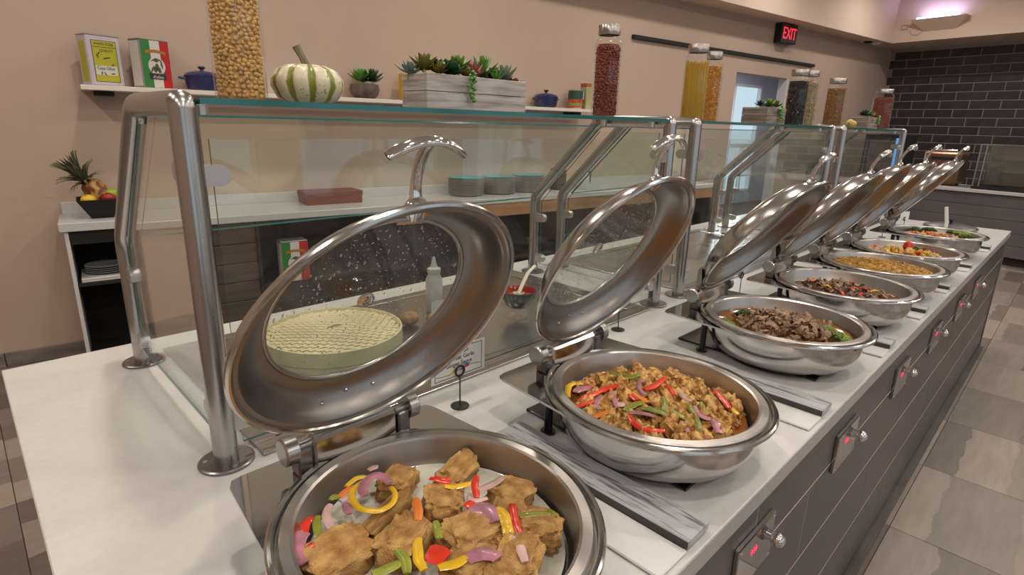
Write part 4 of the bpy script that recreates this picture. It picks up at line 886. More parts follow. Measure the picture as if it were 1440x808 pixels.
for k, (a, b_, M, s_, lb) in enumerate(((245, 225, m_brocd, 1.25, 'dark green broccoli floret at the back left of the beef'), (80, 275, m_broc, 1.1, 'pale broccoli floret at the far left of the beef'), (140, 295, m_broc, .9, 'small broccoli floret beside the far left one'), (610, 245, m_brocd, .8, 'broccoli floret behind the top of the beef pile'), (890, 335, m_broc, 1.0, 'pale broccoli floret right of the beef'), (960, 390, m_broc, 1.15, 'bright broccoli floret on the right of the beef'), (1010, 400, m_broc, .9, 'broccoli floret farthest right in the beef dish'), (1068, 455, m_broc, .8, 'lone broccoli floret near the right rim of the beef dish'))):
    broccoli(q3(a, b_, PF+.036)-Vector((0, 0, .014)), s_, M, lb, 'broccoli in the third dish', (R.uniform(-.5, .5), R.uniform(-.5, .5)))
# --- dish 4: shredded beef and peppers
X4 = CH[3][0]; sauce(X4, m_brown, 'brown gravy under the shredded beef in the fourth dish', .010)
rr = random.Random(21)
for k in range(110):
    a = rr.random()*6.283; q = rr.random()**.6; x, y = X4+.125*q*math.cos(a), .54+.14*q*math.sin(a)
    o = link('beef_strip', (bm2 if k % 3 else bm_)[k % 6], None, (x, y, PF+.016+.022*(1-q*q)+.005*rr.random()), (rr.uniform(-.6, .6), rr.uniform(-.6, .6), rr.random()*6)); o.scale = (rr.uniform(.6, 1.0),)*3; tag(o, 'shredded beef strip %s of the fourth chafing dish' % zone(x, y, X4), 'beef', 'beef strips in the fourth dish')
for k in range(9):
    a = rr.random()*6.283; q = .3+.6*rr.random(); x, y = X4+.125*q*math.cos(a), .54+.14*q*math.sin(a); z = PF+.034+.012*(1-q*q); d = rr.random()*6; L_ = .018
    c_, M = (('red', m_redp), ('yellow', m_yelp), ('orange', m_orap), ('red', m_redp))[k % 4]
    strip('pepper_strip', [(x-L_*_c(d), y-L_*_s(d), z), (x, y, z+.006), (x+L_*_c(d), y+L_*_s(d), z)], .0055, .002, M, '%s pepper strip on the beef %s of the fourth dish' % (c_, zone(x, y, X4)), 'pepper strips in the fourth dish')
# --- dish 5: fried rice
X5 = CH[4][0]; b = MB()
b.lathe([(.172, .030), (.14, .036), (.10, .043), (.05, .047), (0, .048)][::-1][::-1], 40, sy=SY)
rr = random.Random(5); ov = [Vector((1.15, 0, 0)), Vector((0, .36, 0)), Vector((0, 0, .36)), Vector((-1, 0, 0)), Vector((0, -.36, 0)), Vector((0, 0, -.36))]; of = [(0, 1, 2), (1, 3, 2), (3, 4, 2), (4, 0, 2), (1, 0, 5), (3, 1, 5), (4, 3, 5), (0, 4, 5)]
for i in range(5200):
    q = .168*math.sqrt(rr.random()); a = rr.random()*6.283; e = Euler((rr.uniform(-.7, .7), rr.uniform(-.7, .7), rr.random()*6)).to_matrix(); z = .048-.018*(q/.172)**2+rr.uniform(-.001, .004)+.009*noise.noise(Vector((q*math.cos(a)*60, q*math.sin(a)*60, 1)))
    b.add([tuple(e @ (v*.0056)+Vector((q*math.cos(a), q*SY*math.sin(a), z))) for v in ov], of)
o = ob('fried_rice', b, m_rice, None, (X5, .54, PF), smooth=30); tag(o, 'golden fried rice filling the fifth chafing dish', 'rice', None, 'stuff')
# --- dish 6: mixed vegetables
X6 = CH[5][0]
def inpan(p, cx, rm=.13):
    q = math.hypot(p.x-cx, (p.y-.54)/SY)
    if q > rm: p.x, p.y = cx+(p.x-cx)*rm/q, .54+(p.y-.54)*rm/q
    return p
sauce(X6, m_sauce, 'orange sauce in the sixth dish', .014); rr = random.Random(8)
vz = [lump((.5, .5, .5), .3, 2.2, s_+40, 2).mesh('vegetable_piece', M, 70) for s_, M in enumerate((m_carrot, m_zuc, m_yelp, m_onionp, m_rice, m_carrot))]
for k, (x, y, z) in enumerate(heap(X6, .150, .012, 70, rr, .015)):
    o = link('vegetable_piece', vz[k % 6], None, (x, y, z+.008), (rr.random()*6, rr.random()*6, rr.random()*6)); s_ = .022+.010*rr.random(); o.scale = (s_*1.3, s_, s_*.7); tag(o, ('orange carrot', 'pale courgette', 'yellow pepper', 'pale onion', 'golden squash', 'orange carrot')[k % 6]+' piece %s of the sixth chafing dish' % zone(x, y, X6), 'vegetable', 'vegetable pieces in the sixth dish')
p = inpan(pz(1280, 341, PF+.045), X6, .10); o = ob('tomato_piece', lump((.026, .022, .028), .12, 1.6, 3), m_redp, None, p, smooth=70); tag(o, 'red tomato piece standing up in the sixth dish', 'tomato')
for k, (px_, py_) in enumerate(((1304, 343), (1296, 347), (1317, 349))):
    t = thing('courgette_slice', ('dark-skinned courgette slice beside the tomato in the sixth dish', 'courgette slice touching the tomato in the sixth dish', 'courgette slice nearest the right rim of the sixth dish')[k], 'courgette', inpan(pz(px_, py_, PF+.034), X6), k*1.3, 'courgette slices in the sixth dish'); t.rotation_euler.x = .6
    ob('flesh', MB().lathe([(0, 0), (.0165, 0), (.0165, .006), (0, .006)], 20), m_zuc, t); ob('skin', MB().lathe([(.0165, 0), (.0185, .001), (.0185, .005), (.0165, .006)], 20), m_skin, t)
# --- dish 7: broccoli and carrots
X7 = CH[6][0]; sauce(X7, m_sauce, 'orange sauce in the farthest dish', .014); rr = random.Random(9)
for k, (x, y, z) in enumerate(heap(X7, .13, .01, 42, rr, .016)):
    o = link('vegetable_piece', vz[(0, 5, 3, 4)[k % 4]], None, (x, y, z+.008), (rr.random()*6, rr.random()*6, rr.random()*6)); s_ = .024+.010*rr.random(); o.scale = (s_*1.3, s_, s_*.7); tag(o, ('orange carrot', 'orange carrot', 'pale onion', 'golden squash')[k % 4]+' piece %s of the farthest chafing dish' % zone(x, y, X7), 'vegetable', 'vegetable pieces in the farthest dish')
for k, (px_, py_, M) in enumerate(((1275, 319, m_brocd), (1284, 321, m_brocd), (1293, 318, m_brocd), (1308, 322, m_brocd), (1349, 326, m_brocd), (1356, 328, m_broc), (1364, 331, m_broc), (1372, 331, m_broc))):
    p = pz(px_, py_, PF+.04); q = math.hypot(p.x-X7, (p.y-.54)/SY); 
    if q > .15: p.x, p.y = X7+(p.x-X7)*.15/q, .54+(p.y-.54)*.15/q
    broccoli(p-Vector((0, 0, .014)), 1.3, M, ('left' if k < 4 else 'right')+'-hand green broccoli floret in the farthest dish', 'broccoli in the farthest dish', (.2, .1))

# ------------------------------------------------------------------ jars, pumpkin and planters on the glass
m_jarlid = mat('jar_lid_steel', (.40, .38, .36), .2, 1)
GZ = T+.662+.0105+.0005
def jar(x, y, r, h, label, fill, fillname, filllabel, M, seed, size=.006, flat=(1, 1, .8), sub=0):
    t = thing('storage_jar', label, 'jar', (x, y, GZ), 0, 'tall glass storage jars on the guards')
    hl = h-.030
    ob('glass_body', MB().lathe([(0, .001), (r-.004, .0), (r, .004), (r, hl-.028), (r-.004, hl-.016), (r-.012, hl-.006), (r-.012, hl+.006)], 40), m_jarglass, t, smooth=50)
    ob('lid', MB().lathe([(r-.011, hl), (r-.008, hl), (r-.008, hl+.028), (r-.009, hl+.030), (0, hl+.030)], 36), m_jarlid, t, smooth=40)
    b = MB(); rr = random.Random(seed); top = hl-.03; ri = r-.003
    if fill == 'pasta':
        for i in range(90):
            a = 2*math.pi*i/90+rr.uniform(-.02, .02); q = ri-.0015-.002*(i % 2); tw = rr.uniform(-.05, .05)
            b.tube([(q*_c(a), q*_s(a), .004), (q*_c(a+tw), q*_s(a+tw), top-rr.random()*.01)], .0014, 5)
        b.lathe([(0, top-.012), (ri-.004, top-.012), (ri-.004, .004)], 24)
    else:
        vs, fs = ico(max(1, sub)); pit = size*1.72; nz = int((top-.004)/(pit*.86)); na = int(2*math.pi*(ri-size)/pit)
        if sub == 0: vs, fs = ov_, of_
        for k in range(nz):
            for i in range(na):
                a = 2*math.pi*(i+.5*(k % 2)+rr.uniform(-.45, .45))/na; z = .004+size+k*pit*.86+rr.uniform(-.45, .45)*size; q = ri-size*.95-rr.random()*size*.25
                e = Euler((rr.random()*6, rr.random()*6, rr.random()*6)).to_matrix(); s_ = size*rr.uniform(.85, 1.15)
                b.add([tuple(e @ Vector((v.x*s_*flat[0], v.y*s_*flat[1], v.z*s_*flat[2]))+Vector((q*_c(a), q*_s(a), z))) for v in vs], fs)
        b.lathe([(0, top), (ri-size*1.3, top), (ri-size*1.3, .003), (0, .003)], 24)
    o = ob(fillname, b, M, None, (x, y, GZ+.001), smooth=50); tag(o, filllabel, fillname.replace('_', ' '), None, 'stuff')
ov_ = [Vector(p) for p in ((1, 0, 0), (0, 1, 0), (0, 0, 1), (-1, 0, 0), (0, -1, 0), (0, 0, -1))]; of_ = of
m_peas = mat('dried_chickpeas', (.66, .41, .15), .4, noise_s=60, noise_a=.2); m_rbean = mat('red_beans', (.20, .035, .022), .3, noise_s=70, noise_a=.3); m_spag = mat('spaghetti', (.56, .35, .035), .4)
m_corn = mat('dried_corn', (.55, .26, .035), .35, noise_s=70, noise_a=.35); m_bbean = mat('black_beans', (.012, .011, .014), .25); m_wbean = mat('pale_peas', (.40, .32, .19), .4, noise_s=60, noise_a=.3)
m_lent = mat('brown_lentils', (.24, .12, .03), .4, noise_s=80, noise_a=.35); m_rlent = mat('red_lentils', (.20, .04, .025), .4, noise_s=80, noise_a=.3)
JY = 1.19
jar(.430, JY, .047, .29, 'very tall glass jar of pale chickpeas at the left, cut off by the picture top', 'beans', 'dried_chickpeas', 'pale yellow chickpeas filling the big left jar', m_peas, 1, .0052, (1, 1, .85), 1)
jar(1.600, JY, .044, .285, 'tall steel-lidded glass jar of dark red beans near the first guard end', 'beans', 'red_beans', 'dark red beans filling the jar near the first guard end', m_rbean, 2, .0050, (1.2, .8, .7), 1)
jar(2.155, JY-.02, .047, .285, 'tall glass jar of yellow spaghetti beside the corn jar', 'pasta', 'spaghetti', 'yellow spaghetti standing in its jar', m_spag, 3)
jar(2.390, JY+.03, .040, .285, 'tall glass jar of orange corn kernels behind the spaghetti', 'beans', 'dried_corn', 'orange corn kernels filling the jar behind the spaghetti', m_corn, 4, .0048, (1, .8, .9))
jar(3.300, JY, .053, .285, 'tall glass jar of black beans right of the grey planter', 'beans', 'black_beans', 'black beans filling the jar right of the grey planter', m_bbean, 5, .0055, (1.1, .8, .7))
jar(3.445, JY-.01, .045, .29, 'tall glass jar of pale dried peas beside the black beans', 'beans', 'dried_peas', 'pale dried peas beside the black beans', m_wbean, 6, .0052, (1, 1, .9))
jar(3.93, JY, .055, .285, 'tall glass jar of brown lentils on the farthest guard', 'beans', 'brown_lentils', 'brown lentils filling the jar on the farthest guard', m_lent, 7, .0055, (1, 1, .6))
jar(5.02, JY, .066, .285, 'wide glass jar of red lentils at the far end by the bricks', 'beans', 'red_lentils', 'red lentils filling the last jar by the bricks', m_rlent, 8, .0058, (1, 1, .6))
tag(ob('red_bottle', MB().lathe([(0, 0), (.025, 0), (.027, .01), (.027, .2), (.012, .23), (.012, .275), (0, .276)], 20), m_redl, None, (3.90, 1.33, GZ), smooth=40), 'slim red bottle mostly hidden behind the lentil jar', 'bottle')
# pumpkin: ribbed white skin with green stripes
m_pump = mat('striped_pumpkin', (.66, .60, .44), .35, bump=.06, bump_s=40)
def pump_nodes(M):
    N = M.node_tree.nodes; L = M.node_tree.links; p = N['Principled BSDF']; tc = N.new('ShaderNodeTexCoord'); sx = N.new('ShaderNodeSeparateXYZ'); L.new(tc.outputs['Object'], sx.inputs[0])
    at = N.new('ShaderNodeMath'); at.operation = 'ARCTAN2'; L.new(sx.outputs['Y'], at.inputs[0]); L.new(sx.outputs['X'], at.inputs[1])
    n = N.new('ShaderNodeTexNoise'); n.inputs['Scale'].default_value = 60; n.inputs['Detail'].default_value = 4; L.new(tc.outputs['Object'], n.inputs['Vector'])
    ml = N.new('ShaderNodeMath'); ml.operation = 'MULTIPLY'; ml.inputs[1].default_value = 10; L.new(at.outputs[0], ml.inputs[0])
    cs = N.new('ShaderNodeMath'); cs.operation = 'COSINE'; L.new(ml.outputs[0], cs.inputs[0])
    ad = N.new('ShaderNodeMath'); ad.operation = 'MULTIPLY_ADD'; ad.inputs[1].default_value = .9; L.new(n.outputs['Fac'], ad.inputs[0]); L.new(cs.outputs[0], ad.inputs[2])
    r = N.new('ShaderNodeValToRGB'); e = r.color_ramp.elements; e[0].position = .62; e[0].color = (.66, .60, .44, 1); e[1].position = .72; e[1].color = (.20, .22, .03, 1)
    mr = N.new('ShaderNodeMapRange'); mr.inputs['From Min'].default_value = -1; mr.inputs['From Max'].default_value = 1.9; L.new(ad.outputs[0], mr.inputs['Value']); L.new(mr.outputs['Result'], r.inputs['Fac'])
    n2 = N.new('ShaderNodeTexNoise'); n2.inputs['Scale'].default_value = 170; L.new(tc.outputs['Object'], n2.inputs['Vector'])
    r2 = N.new('ShaderNodeValToRGB'); r2.color_ramp.elements[0].position = .64; r2.color_ramp.elements[0].color = (0, 0, 0, 1); r2.color_ramp.elements[1].position = .68; r2.color_ramp.elements[1].color = (1, 1, 1, 1); L.new(n2.outputs['Fac'], r2.inputs['Fac'])
    mx = N.new('ShaderNodeMix'); mx.data_type = 'RGBA'; mx.inputs['B'].default_value = (.36, .27, .05, 1); L.new(r2.outputs['Color'], mx.inputs['Factor']); L.new(r.outputs['Color'], mx.inputs['A']); L.new(mx.outputs['Result'], p.inputs['Base Color'])
pump_nodes(m_pump)
t = thing('white_pumpkin', 'small white pumpkin with green stripes and a tall grey stem on the glass', 'pumpkin', (.570, 1.20, GZ))
pr = [(0, .012), (.02, .004), (.045, .001), (.062, .012), (.0735, .034), (.0725, .05), (.060, .068), (.04, .077), (.02, .075), (.008, .068), (0, .066)]
ob('body', MB().lathe(pr, 100, fn=lambda a, r, z: r*(1-.075*(.5+.5*math.cos(10*a))**3)), m_pump, t, smooth=60)
m_stem = mat('pumpkin_stem', (.20, .175, .12), .7, noise_s=30, noise_a=.3, stretch=(3, 3, .4))
ob('stem', MB().tube([(0, 0, .062), (.0, 0, .078), (-.008, .002, .095), (-.018, .004, .115)], [.012, .008, .007, .009], 7), m_stem, t, smooth=30)
# succulents
m_s = [mat('succulent_grey', (.20, .27, .24), .5, rand=.2), mat('succulent_olive', (.17, .17, .03), .45, rand=.25), mat('succulent_dark', (.035, .020, .022), .4, rand=.3), mat('succulent_green', (.17, .31, .045), .45, rand=.25), mat('succulent_red', (.36, .10, .09), .45, rand=.25), mat('succulent_deep', (.03, .085, .03), .4, rand=.25), mat('succulent_bright', (.10, .27, .045), .4, rand=.2), mat('succulent_pale', (.22, .27, .18), .5, rand=.2)]
def leaf_me(M, l=1, w=.32, th=.12, tip=.5):
    b = MB(); n = 6; pts = []; 
    for i in range(n+1):
        s_ = i/n; pts.append((l*s_, (w*math.sin(math.pi*min(1, s_*.93+.07))**.7*(1-.35*s_)) if i < n else .01, .10*l*s_*s_))
    v = []; F = []
    for (x, ww, z) in pts: v += [(x, -ww, z+.02), (x, 0, z-th*ww/w), (x, ww, z+.02), (x, 0, z+.3*th*ww/w)]
    for i in range(n):
        for k in range(4): F.append((i*4+k, i*4+(k+1) % 4, i*4+4+(k+1) % 4, i*4+4+k))
    return b.add(v, F).mesh('leaf', M, 70)
LEAF = {}
def rosette(p, sc, mi, label, group, n=18, w=.32, up=.5, tilt=(0, 0)):
    t = thing('succulent', label, 'succulent', p, R.random()*6, group); t.rotation_euler.x, t.rotation_euler.y = tilt
    key = (mi, w)
    if key not in LEAF: LEAF[key] = leaf_me(m_s[mi], 1, w)
    for k in range(n):
        s_ = k/n; el = -(.15+up*(1-s_)**0 * s_*1.25); o = link('leaf', LEAF[key], t)
        o.rotation_euler = (0, el-.1*up, k*2.4); o.scale = (sc*(1-.5*s_),)*3; o.location = (0, 0, .25*sc*s_*up)
    ob('stem', MB().tube([(0, 0, -.35*sc), (0, 0, .15*sc)], .07*sc, 6), m_brst, t)
m_white_wood = mat('whitewashed_wood', (.42, .38, .34), .7, rand=.08); ramp2(m_white_wood, (.26, .22, .19), (.50, .465, .445), 6, .33, .58, 8, (1.2, 1.2, 14))
m_grey_wood = mat('grey_wood', (.24, .20, .17), .75, rand=.1); ramp2(m_grey_wood, (.12, .09, .075), (.30, .26, .22), 6, .35, .6, 8, (1.2, 1.2, 14))
m_soil = mat('soil', (.03, .02, .014), .95, noise_s=80, noise_a=.5)
def planter(x0, x1, y0, y1, h, M, label, rz=0):
    t = thing('wooden_planter', label, 'planter', (x0, y0, GZ), rz); w, d = x1-x0, y1-y0
    for k in range(2):
        z0, z1 = h*k/2, h*(k+1)/2-.0012
        ob('board', MB().cbox(0, w, 0, .008, z0, z1, .001), M, t); ob('board', MB().cbox(0, w, d-.008, d, z0, z1, .001), M, t)
        ob('board', MB().cbox(0, .008, .0085, d-.0085, z0, z1, .001), M, t); ob('board', MB().cbox(w-.008, w, .0085, d-.0085, z0, z1, .001), M, t)
    ob('base', MB().box(.008, w-.008, .008, d-.008, .001, .008), M, t); ob('soil', MB().box(.0085, w-.0085, .0085, d-.0085, .008, h-.012), m_soil, t); return t
planter(.805, 1.128, 1.10, 1.20, .079, m_white_wood, 'whitewashed wooden box planter full of succulents on the first guard')
G1 = 'succulents in the whitewashed planter'; zp = GZ+.071
for (x, y, z, s_, mi, n, w, up, lb) in ((.805, 1.17, .012, .026, 0, 16, .30, .8, 'blue-grey succulent hanging over the left end of the white planter'), (.835, 1.15, .022, .032, 1, 20, .26, .9, 'spiky olive succulent at the left of the white planter'), (.862, 1.13, .014, .026, 1, 18, .24, 1.0, 'small mottled olive succulent near the left front of the white planter'), (.885, 1.17, .026, .024, 2, 16, .42, .8, 'nearly black succulent at the back left of the white planter'), (.905, 1.135, .016, .030, 5, 14, .50, .9, 'dark broad-leaved succulent left of the trailing strand'),
  (.945, 1.16, .030, .030, 3, 20, .36, 1.0, 'bright green rosette in the middle of the white planter'), (.972, 1.125, .014, .030, 4, 18, .15, 1.2, 'pink-red spiky succulent right of the trailing strand'), (1.015, 1.15, .018, .040, 6, 20, .18, 1.3, 'tall bright green spiky succulent right of the pink one'), (1.050, 1.14, .010, .030, 5, 14, .34, 1.0, 'dark green succulent behind the pale rosette'), (1.078, 1.13, .014, .034, 7, 22, .26, .9, 'pale grey-green rosette at the right of the white planter'), (1.112, 1.13, .004, .020, 4, 8, .6, .6, 'round red-leaved succulent at the right end of the white planter'), (.850, 1.175, .022, .026, 0, 16, .24, 1.1, 'grey-tipped succulent at the back left of the white planter'), (.918, 1.175, .020, .028, 5, 14, .45, 1.0, 'dark leafy succulent at the back, left of the bright rosette'), (.960, 1.14, .014, .020, 3, 16, .3, .8, 'small lime succulent just above the trailing strand'), (.990, 1.175, .022, .026, 3, 16, .3, 1.0, 'lime green succulent at the back, behind the pink one'), (1.035, 1.12, .008, .024, 6, 16, .2, 1.2, 'short green spiky succulent left of the pale rosette'), (1.09, 1.17, .016, .024, 2, 12, .4, .9, 'dark tipped succulent at the back right of the white planter')):
    rosette((x, y, zp+z-.004), s_*1.45, mi, lb, G1, n, w, up, (R.uniform(-.25, .1), R.uniform(-.2, .2)))
def strand(p0, L_, label, sc=.005):
    t = thing('trailing_succulent', label, 'plant', p0); pts = [(0, .012, .012), (0, 0, .016), (.002, -.008, .008)]+[(.004*math.sin(i*.9), -.009, -.008*i) for i in range(int(L_/.008))]
    ob('stem', MB().tube(pts, .0012, 5), m_s[5], t); vs, fs = ico(2); me = MB().add([tuple(v*1) for v in vs], fs).mesh('bead', m_s[6], 60)
    for i in range(int(L_/.0038)):
        o = link('bead', me, t); z = -.0038*i+.008; o.location = (R.uniform(-.012, .012), -.010+R.uniform(-.004, .002), z); s_ = sc*R.uniform(.7, 1.25); o.scale = (s_, s_, s_*.8)
strand((.928, 1.098, GZ+.079), .07, 'green trailing bead-leaved succulent hanging down the front of the white planter')
planter(2.72, 2.94, 1.10, 1.22, .075, m_grey_wood, 'weathered grey wooden planter with green plants on the middle guard'); G2 = 'plants in the grey planter'
for (x, y, s_, mi, lb) in ((2.745, 1.15, .03, 2, 'dark succulent at the left of the grey planter'), (2.785, 1.16, .036, 0, 'grey succulent second from left in the grey planter'), (2.83, 1.14, .046, 3, 'bright green rosette in the middle of the grey planter'), (2.87, 1.16, .04, 6, 'green spiky plant right of the rosette in the grey planter'), (2.91, 1.14, .04, 1, 'olive succulent at the right end of the grey planter')): rosette((x, y, GZ+.082), s_, mi, lb, G2, 16, .3, 1.0)
strand((2.85, 1.098, GZ+.075), .07, 'green trailing strand hanging down the front of the grey planter', .007)
planter(4.36, 4.60, 1.10, 1.22, .075, m_grey_wood, 'small grey wooden planter with green plants on the farthest guard'); G3 = 'plants in the far planter'
for (x, y, s_, mi, lb) in ((4.40, 1.15, .035, 2, 'dark succulent at the left of the far planter'), (4.46, 1.15, .05, 5, 'dark green rosette in the middle of the far planter'), (4.52, 1.15, .05, 6, 'green spiky plant at the right of the far planter'), (4.565, 1.14, .04, 3, 'bright green rosette at the right end of the far planter')): rosette((x, y, GZ+.084), s_, mi, lb, G3, 16, .3, 1.0)
strand((4.57, 1.098, GZ+.075), .06, 'green trailing strand at the right of the far planter', .007)
t = thing('yellow_gourd', 'small yellow gourd lying between the lentil jar and the far planter', 'gourd', (4.20, 1.15, GZ+.026)); m_gourd = mat('yellow_gourd', (.60, .40, .12), .4, noise_s=20, noise_a=.15)
ob('body', MB().lathe([(0, -.06), (.02, -.055), (.027, -.035), (.022, -.005), (.016, .02), (.019, .04), (.012, .055), (0, .058)], 24).xf(Matrix.Rotation(math.pi/2, 4, 'Y')), m_gourd, t, smooth=60); ob('stem', MB().cyl((-.055, 0, 0), (-.075, 0, .004), .004, 8), m_stem, t)
# succulent in a stone pot on the wall shelf
t = thing('stone_pot', 'rough brown stone pot on the wall shelf beside the pumpkin', 'pot', SP(1.79), WR); m_stone = mat('brown_stone', (.13, .095, .08), .85, noise_s=20, noise_a=.35, bump=.4, bump_s=60)
ob('bowl', MB().lathe([(0, 0), (.07, 0), (.10, .03), (.112, .07), (.105, .105), (.09, .108), (.085, .09), (0, .085)], 32, fn=lambda a, r, z: r*(1+.07*math.sin(3*a+1)+.04*math.sin(5*a))), m_stone, t, smooth=50); ob('soil', MB().lathe([(0, .094), (.08, .092)], 24), m_soil, t)
for k, (du, dv, s_, mi, lb) in enumerate(((-.055, -.03, .105, 6, 'green spiky succulent at the left of the stone pot'), (.055, -.02, .115, 5, 'dark green spiky succulent at the right of the stone pot'), (0, .03, .11, 6, 'green spiky succulent at the back of the stone pot'))): rosette(uv(1.79+du, V1-.12+dv, SZ+.13), s_, mi, lb, 'succulents in the stone pot', 24, .24, 1.1)

# ------------------------------------------------------------------ menu cards, steamer, bowls behind the glass
def holder(x, y, label):
    t = thing('card_holder', label, 'card holder', (x, y, T+.0005), 0, 'black wire card holders along the counter')
    ob('base', MB().lathe([(0, 0), (.022, 0), (.022, .002), (0, .004)], 24), m_black, t, smooth=40); ob('stick', MB().cyl((0, 0, .002), (0, 0, .078), .0018, 8), m_black, t)
    ob('ring', MB().tube([(.0125*math.cos(a), 0, .0895+.0125*math.sin(a)) for a in [2*math.pi*i/28 for i in range(28)]], .0026, 8, closed=True), m_black, t, smooth=60)
    ob('clip', MB().tube([(.0125*math.cos(a), .006, .0895+.0125*math.sin(a)) for a in [2*math.pi*i/28 for i in range(28)]], .0018, 6, closed=True), m_black, t, smooth=60)
def card(x, y, z, w, h, label, lines=None, rz=0):
    t = thing('menu_card', label, 'card', (x, y, z), rz)
    ob('sheet', MB().box(-w/2, w/2, 0, .0008, 0, h), m_card, t)
    if lines:
        fr_ = MB(); 
        for a in ((-.44, .44, .06, .075), (-.44, .44, .93, .945), (-.44, -.433, .06, .945), (.433, .44, .06, .945)): fr_.box(a[0]*w, a[1]*w, -.0006, .0002, a[2]*h, a[3]*h)
        ob('border', fr_, m_ink, t)
        for k, ln in enumerate(lines): text('lettering', ln, .0145, m_ink, t, (0, -.0004, h*(.81-.185*k)), (math.pi/2, 0, 0), ext=.0002)
        sw = MB(); 
        for k in range(12):
            x0, x1 = (-.42+.07*k)*w, (-.42+.07*(k+1))*w; f_ = lambda q: h*(.22+.06*math.sin(q/w*7))
            sw.add([(x0, -.0004, f_(x0)), (x1, -.0004, f_(x1)), (x1, -.0004, f_(x1)+.0012), (x0, -.0004, f_(x0)+.0012)], [(0, 1, 2, 3)])
        ob('swoosh', sw, m_ink, t)
        for nm, M, tri in (('green_mark', mat('mark_green', (.45, .50, .03), .6), ((-.22, .13), (-.05, .2), (-.07, .34))), ('red_mark', mat('mark_red', (.55, .05, .06), .6), ((.02, .20), (.2, .26), (.16, .36))), ('blue_mark', mat('mark_blue', (.05, .25, .45), .6), ((.06, .30), (.24, .33), (.12, .40)))):
            ob(nm, MB().add([(a*w, -.0005, c_*h) for a, c_ in tri], [(0, 1, 2)]), M, t)
holder(.762, .930, 'black wire card holder between the first two dishes'); card(.762, .9335, .974, .158, .078, 'white menu card reading Fried Fish with Sweet Garlic Ginger Sauce', ['Fried Fish', 'w/ Sweet Garlic', 'Ginger Sauce'])
holder(1.475, .985, 'black wire card holder between the second and third dishes')
holder(2.16, .885, 'black wire card holder between the third and fourth dishes')
for x, y, k in ((3.43, .84, 'before the sixth dish'), (4.20, .86, 'just behind the farthest dish'), (4.55, .82, 'beyond the farthest dish')):
    holder(x, y, 'black wire card holder standing '+k); card(x, y+.0035, T+.085, .075, .055, 'small blank-looking white menu card '+k, None, -.5 if k != 'before the sixth dish' else -.3)
# bamboo steamer
m_bam = mat('bamboo', (.62, .55, .34), .5, noise_s=8, noise_a=.06); m_bamt = mat('woven_bamboo', (.68, .58, .36), .6, noise_s=5, noise_a=.08)
t = thing('bamboo_steamer', 'large round bamboo steamer with woven lid behind the first glass', 'steamer', (.705, 1.425, T+.004))
ob('ring', MB().lathe([(.186, 0), (.190, .001), (.190, .024), (.186, .024)], 64), m_bam, t, smooth=40); ob('lid_ring', MB().lathe([(.187, .0255), (.191, .0255), (.191, .066), (.186, .067), (.182, .062), (.181, .052)], 64), m_bam, t, smooth=40)
wv = MB()
for i in range(-12, 13):
    for j in range(-12, 13):
        cx, cy = i*.0146, j*.0146; q = math.hypot(cx, cy)
        if q > .176: continue
        hz = .060+.008*(1-(q/.18)**2)+(.0012 if (i+j) % 2 else 0); hh = .0072
        wv.add([(cx-hh, cy-hh, hz-.001), (cx+hh, cy-hh, hz-.001), (cx+hh, cy+hh, hz-.001), (cx-hh, cy+hh, hz-.001), (cx, cy, hz+.0012)], [(0, 1, 4), (1, 2, 4), (2, 3, 4), (3, 0, 4)])
ob('woven_top', MB().lathe([(0, .0655), (.1, .0625), (.182, .057)], 48), m_bamt, t, smooth=60); o = ob('weave', wv, m_bamt, t); o['kind'] = 'stuff'
ob('tie', MB().tube([(-.02, 0, .0705), (0, .002, .073), (.022, 0, .0705)], .002, 6), m_wood_l, t)
# soup bowl on a clear pedestal, ladle in it
m_bowl_g = mat('green_black_glaze', (.03, .04, .035), .2, coat=.3); m_soup = mat('red_sauce', (.32, .05, .02), .2, noise_s=30, noise_a=.3); m_inner = mat('red_glaze', (.30, .02, .012), .2)
t = thing('sauce_bowl', 'dark glazed bowl with red inside on a clear pedestal', 'bowl', (1.315, 1.29, T+.004))
ob('pedestal', MB().lathe([(0, 0), (.036, 0), (.034, .004), (.014, .008), (.012, .025), (.022, .032), (0, .033)], 24), m_jarglass, t, smooth=40)
ob('shell', MB().lathe([(0, .033), (.03, .034), (.045, .046), (.058, .072), (.062, .092), (.060, .094)], 36), m_bowl_g, t, smooth=50); ob('inner', MB().lathe([(.060, .094), (.058, .092), (.053, .074), (.04, .050), (0, .042)], 36), m_inner, t, smooth=50)
tag(ob('red_salsa', MB().lathe([(0, .078), (.03, .077), (.053, .075)], 28), m_soup, None, (1.315, 1.29, T+.004)), 'chunky red salsa in the dark bowl', 'salsa', None, 'stuff')
t = thing('white_ladle', 'white plastic ladle leaning out of the red salsa bowl', 'ladle', (1.315, 1.29, T+.084)); m_pw = mat('white_plastic', (.62, .58, .48), .35)
ob('handle', MB().tube([(0, 0, .0), (.03, .01, .03), (.07, .025, .058), (.12, .04, .072)], .006, 8, flat=(.6, 1.2)), m_pw, t, smooth=60); ob('cup', MB().lathe([(0, -.012), (.014, -.008), (.02, .004), (.018, .005), (.013, -.005), (0, -.009)], 20), m_pw, t, smooth=60)
t = thing('squeeze_bottle', 'frosted white squeeze bottle behind the steamer', 'bottle', (1.13, 1.52, T+.004)); m_fw = mat('frosted_white', (.55, .56, .55), .35)
ob('body', MB().lathe([(0, 0), (.026, 0), (.029, .004), (.029, .115), (.020, .135), (.020, .142), (0, .142)], 24), m_fw, t, smooth=40); ob('cap', MB().lathe([(.023, .140), (.023, .154), (.012, .160), (.004, .195), (0, .196)], 20), m_fw, t, smooth=40)
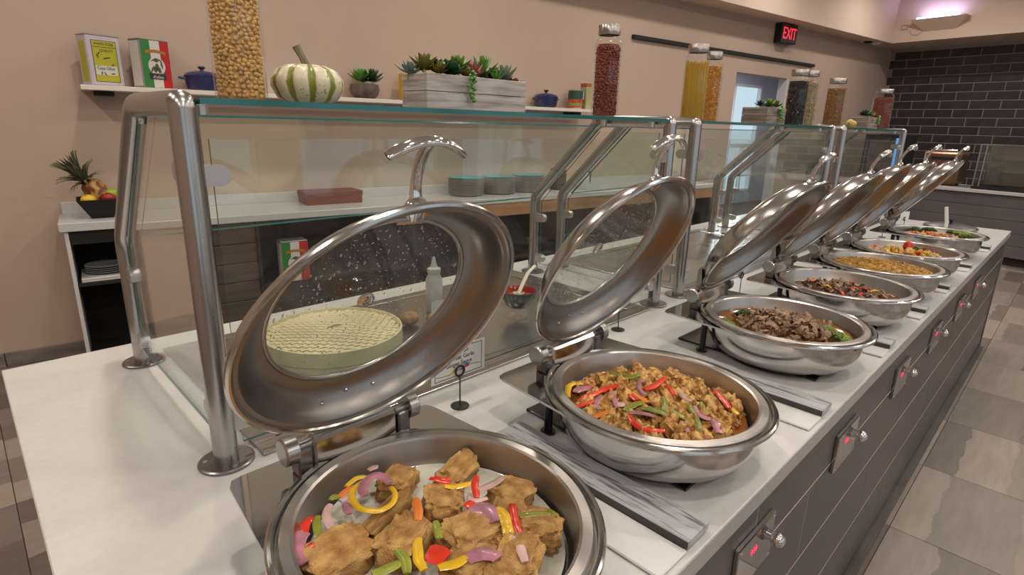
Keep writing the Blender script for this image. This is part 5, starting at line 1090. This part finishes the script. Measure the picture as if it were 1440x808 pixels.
m_bread = mat('brown_bread', (.30, .15, .045), .7, noise_s=40, noise_a=.4, bump=.5, bump_s=120)
for k, (x, y, lb) in enumerate(((.985, 1.46, 'brown sesame bread roll right of the steamer'), (1.05, 1.40, 'brown bread roll in front, right of the steamer'), (1.19, 1.45, 'brown bread roll beside the squeeze bottle'))): tag(ob('bread_roll', lump((.035, .030, .022), .1, 1.8, k+60), m_bread, None, (x, y, T+.026), (0, 0, k), 60), lb, 'bread', 'bread rolls behind the first glass')
t = thing('card_holder', 'black wire card holder behind the first glass by the bread', 'card holder', (1.045, 1.345, T+.004)); ob('base', MB().lathe([(0, 0), (.018, 0), (.018, .002), (0, .003)], 20), m_black, t); ob('stick', MB().cyl((0, 0, .002), (0, 0, .03), .0016, 8), m_black, t); ob('ring', MB().tube([(.0115*math.cos(a), 0, .041+.0115*math.sin(a)) for a in [2*math.pi*i/24 for i in range(24)]], .0022, 8, closed=True), m_black, t)
card(1.035, 1.350, T+.03, .085, .075, 'pale blue-white menu card behind the first glass, beside the steamer')
# odds at the far end of the counter
t = thing('clear_tongs', 'clear plastic serving tongs standing at the far end of the counter', 'tongs', (4.62, .60, T+.0005)); 
ob('cup', MB().lathe([(0, 0), (.03, 0), (.032, .06), (.030, .06), (.028, .004), (0, .003)], 20), m_jarglass, t, smooth=40)
m_cp = mat('clear_plastic', (.66, .64, .62), .25, spec=.6)
for s_ in (-1, 1): ob('arm', MB().tube([(s_*.004, 0, .005), (s_*.014, 0, .09), (s_*.006, .02, .19)], .007, 8, flat=(.5, 1.3)), m_cp, t, smooth=60)
t = thing('black_lidded_pan', 'low black lidded pan behind the farthest chafing dish', 'pan', (4.80, .60, T+.0005)); ob('body', MB().lathe([(0, 0), (.13, 0), (.15, .02), (.152, .04), (0, .04)], 36), m_darksteel, t, smooth=40); ob('lid', MB().lathe([(.155, .04), (.15, .048), (.08, .062), (0, .066)], 36), m_darksteel, t, smooth=40); ob('knob', MB().lathe([(0, .066), (.008, .066), (.008, .078), (.018, .085), (.016, .094), (0, .096)], 20), m_black, t, smooth=40)
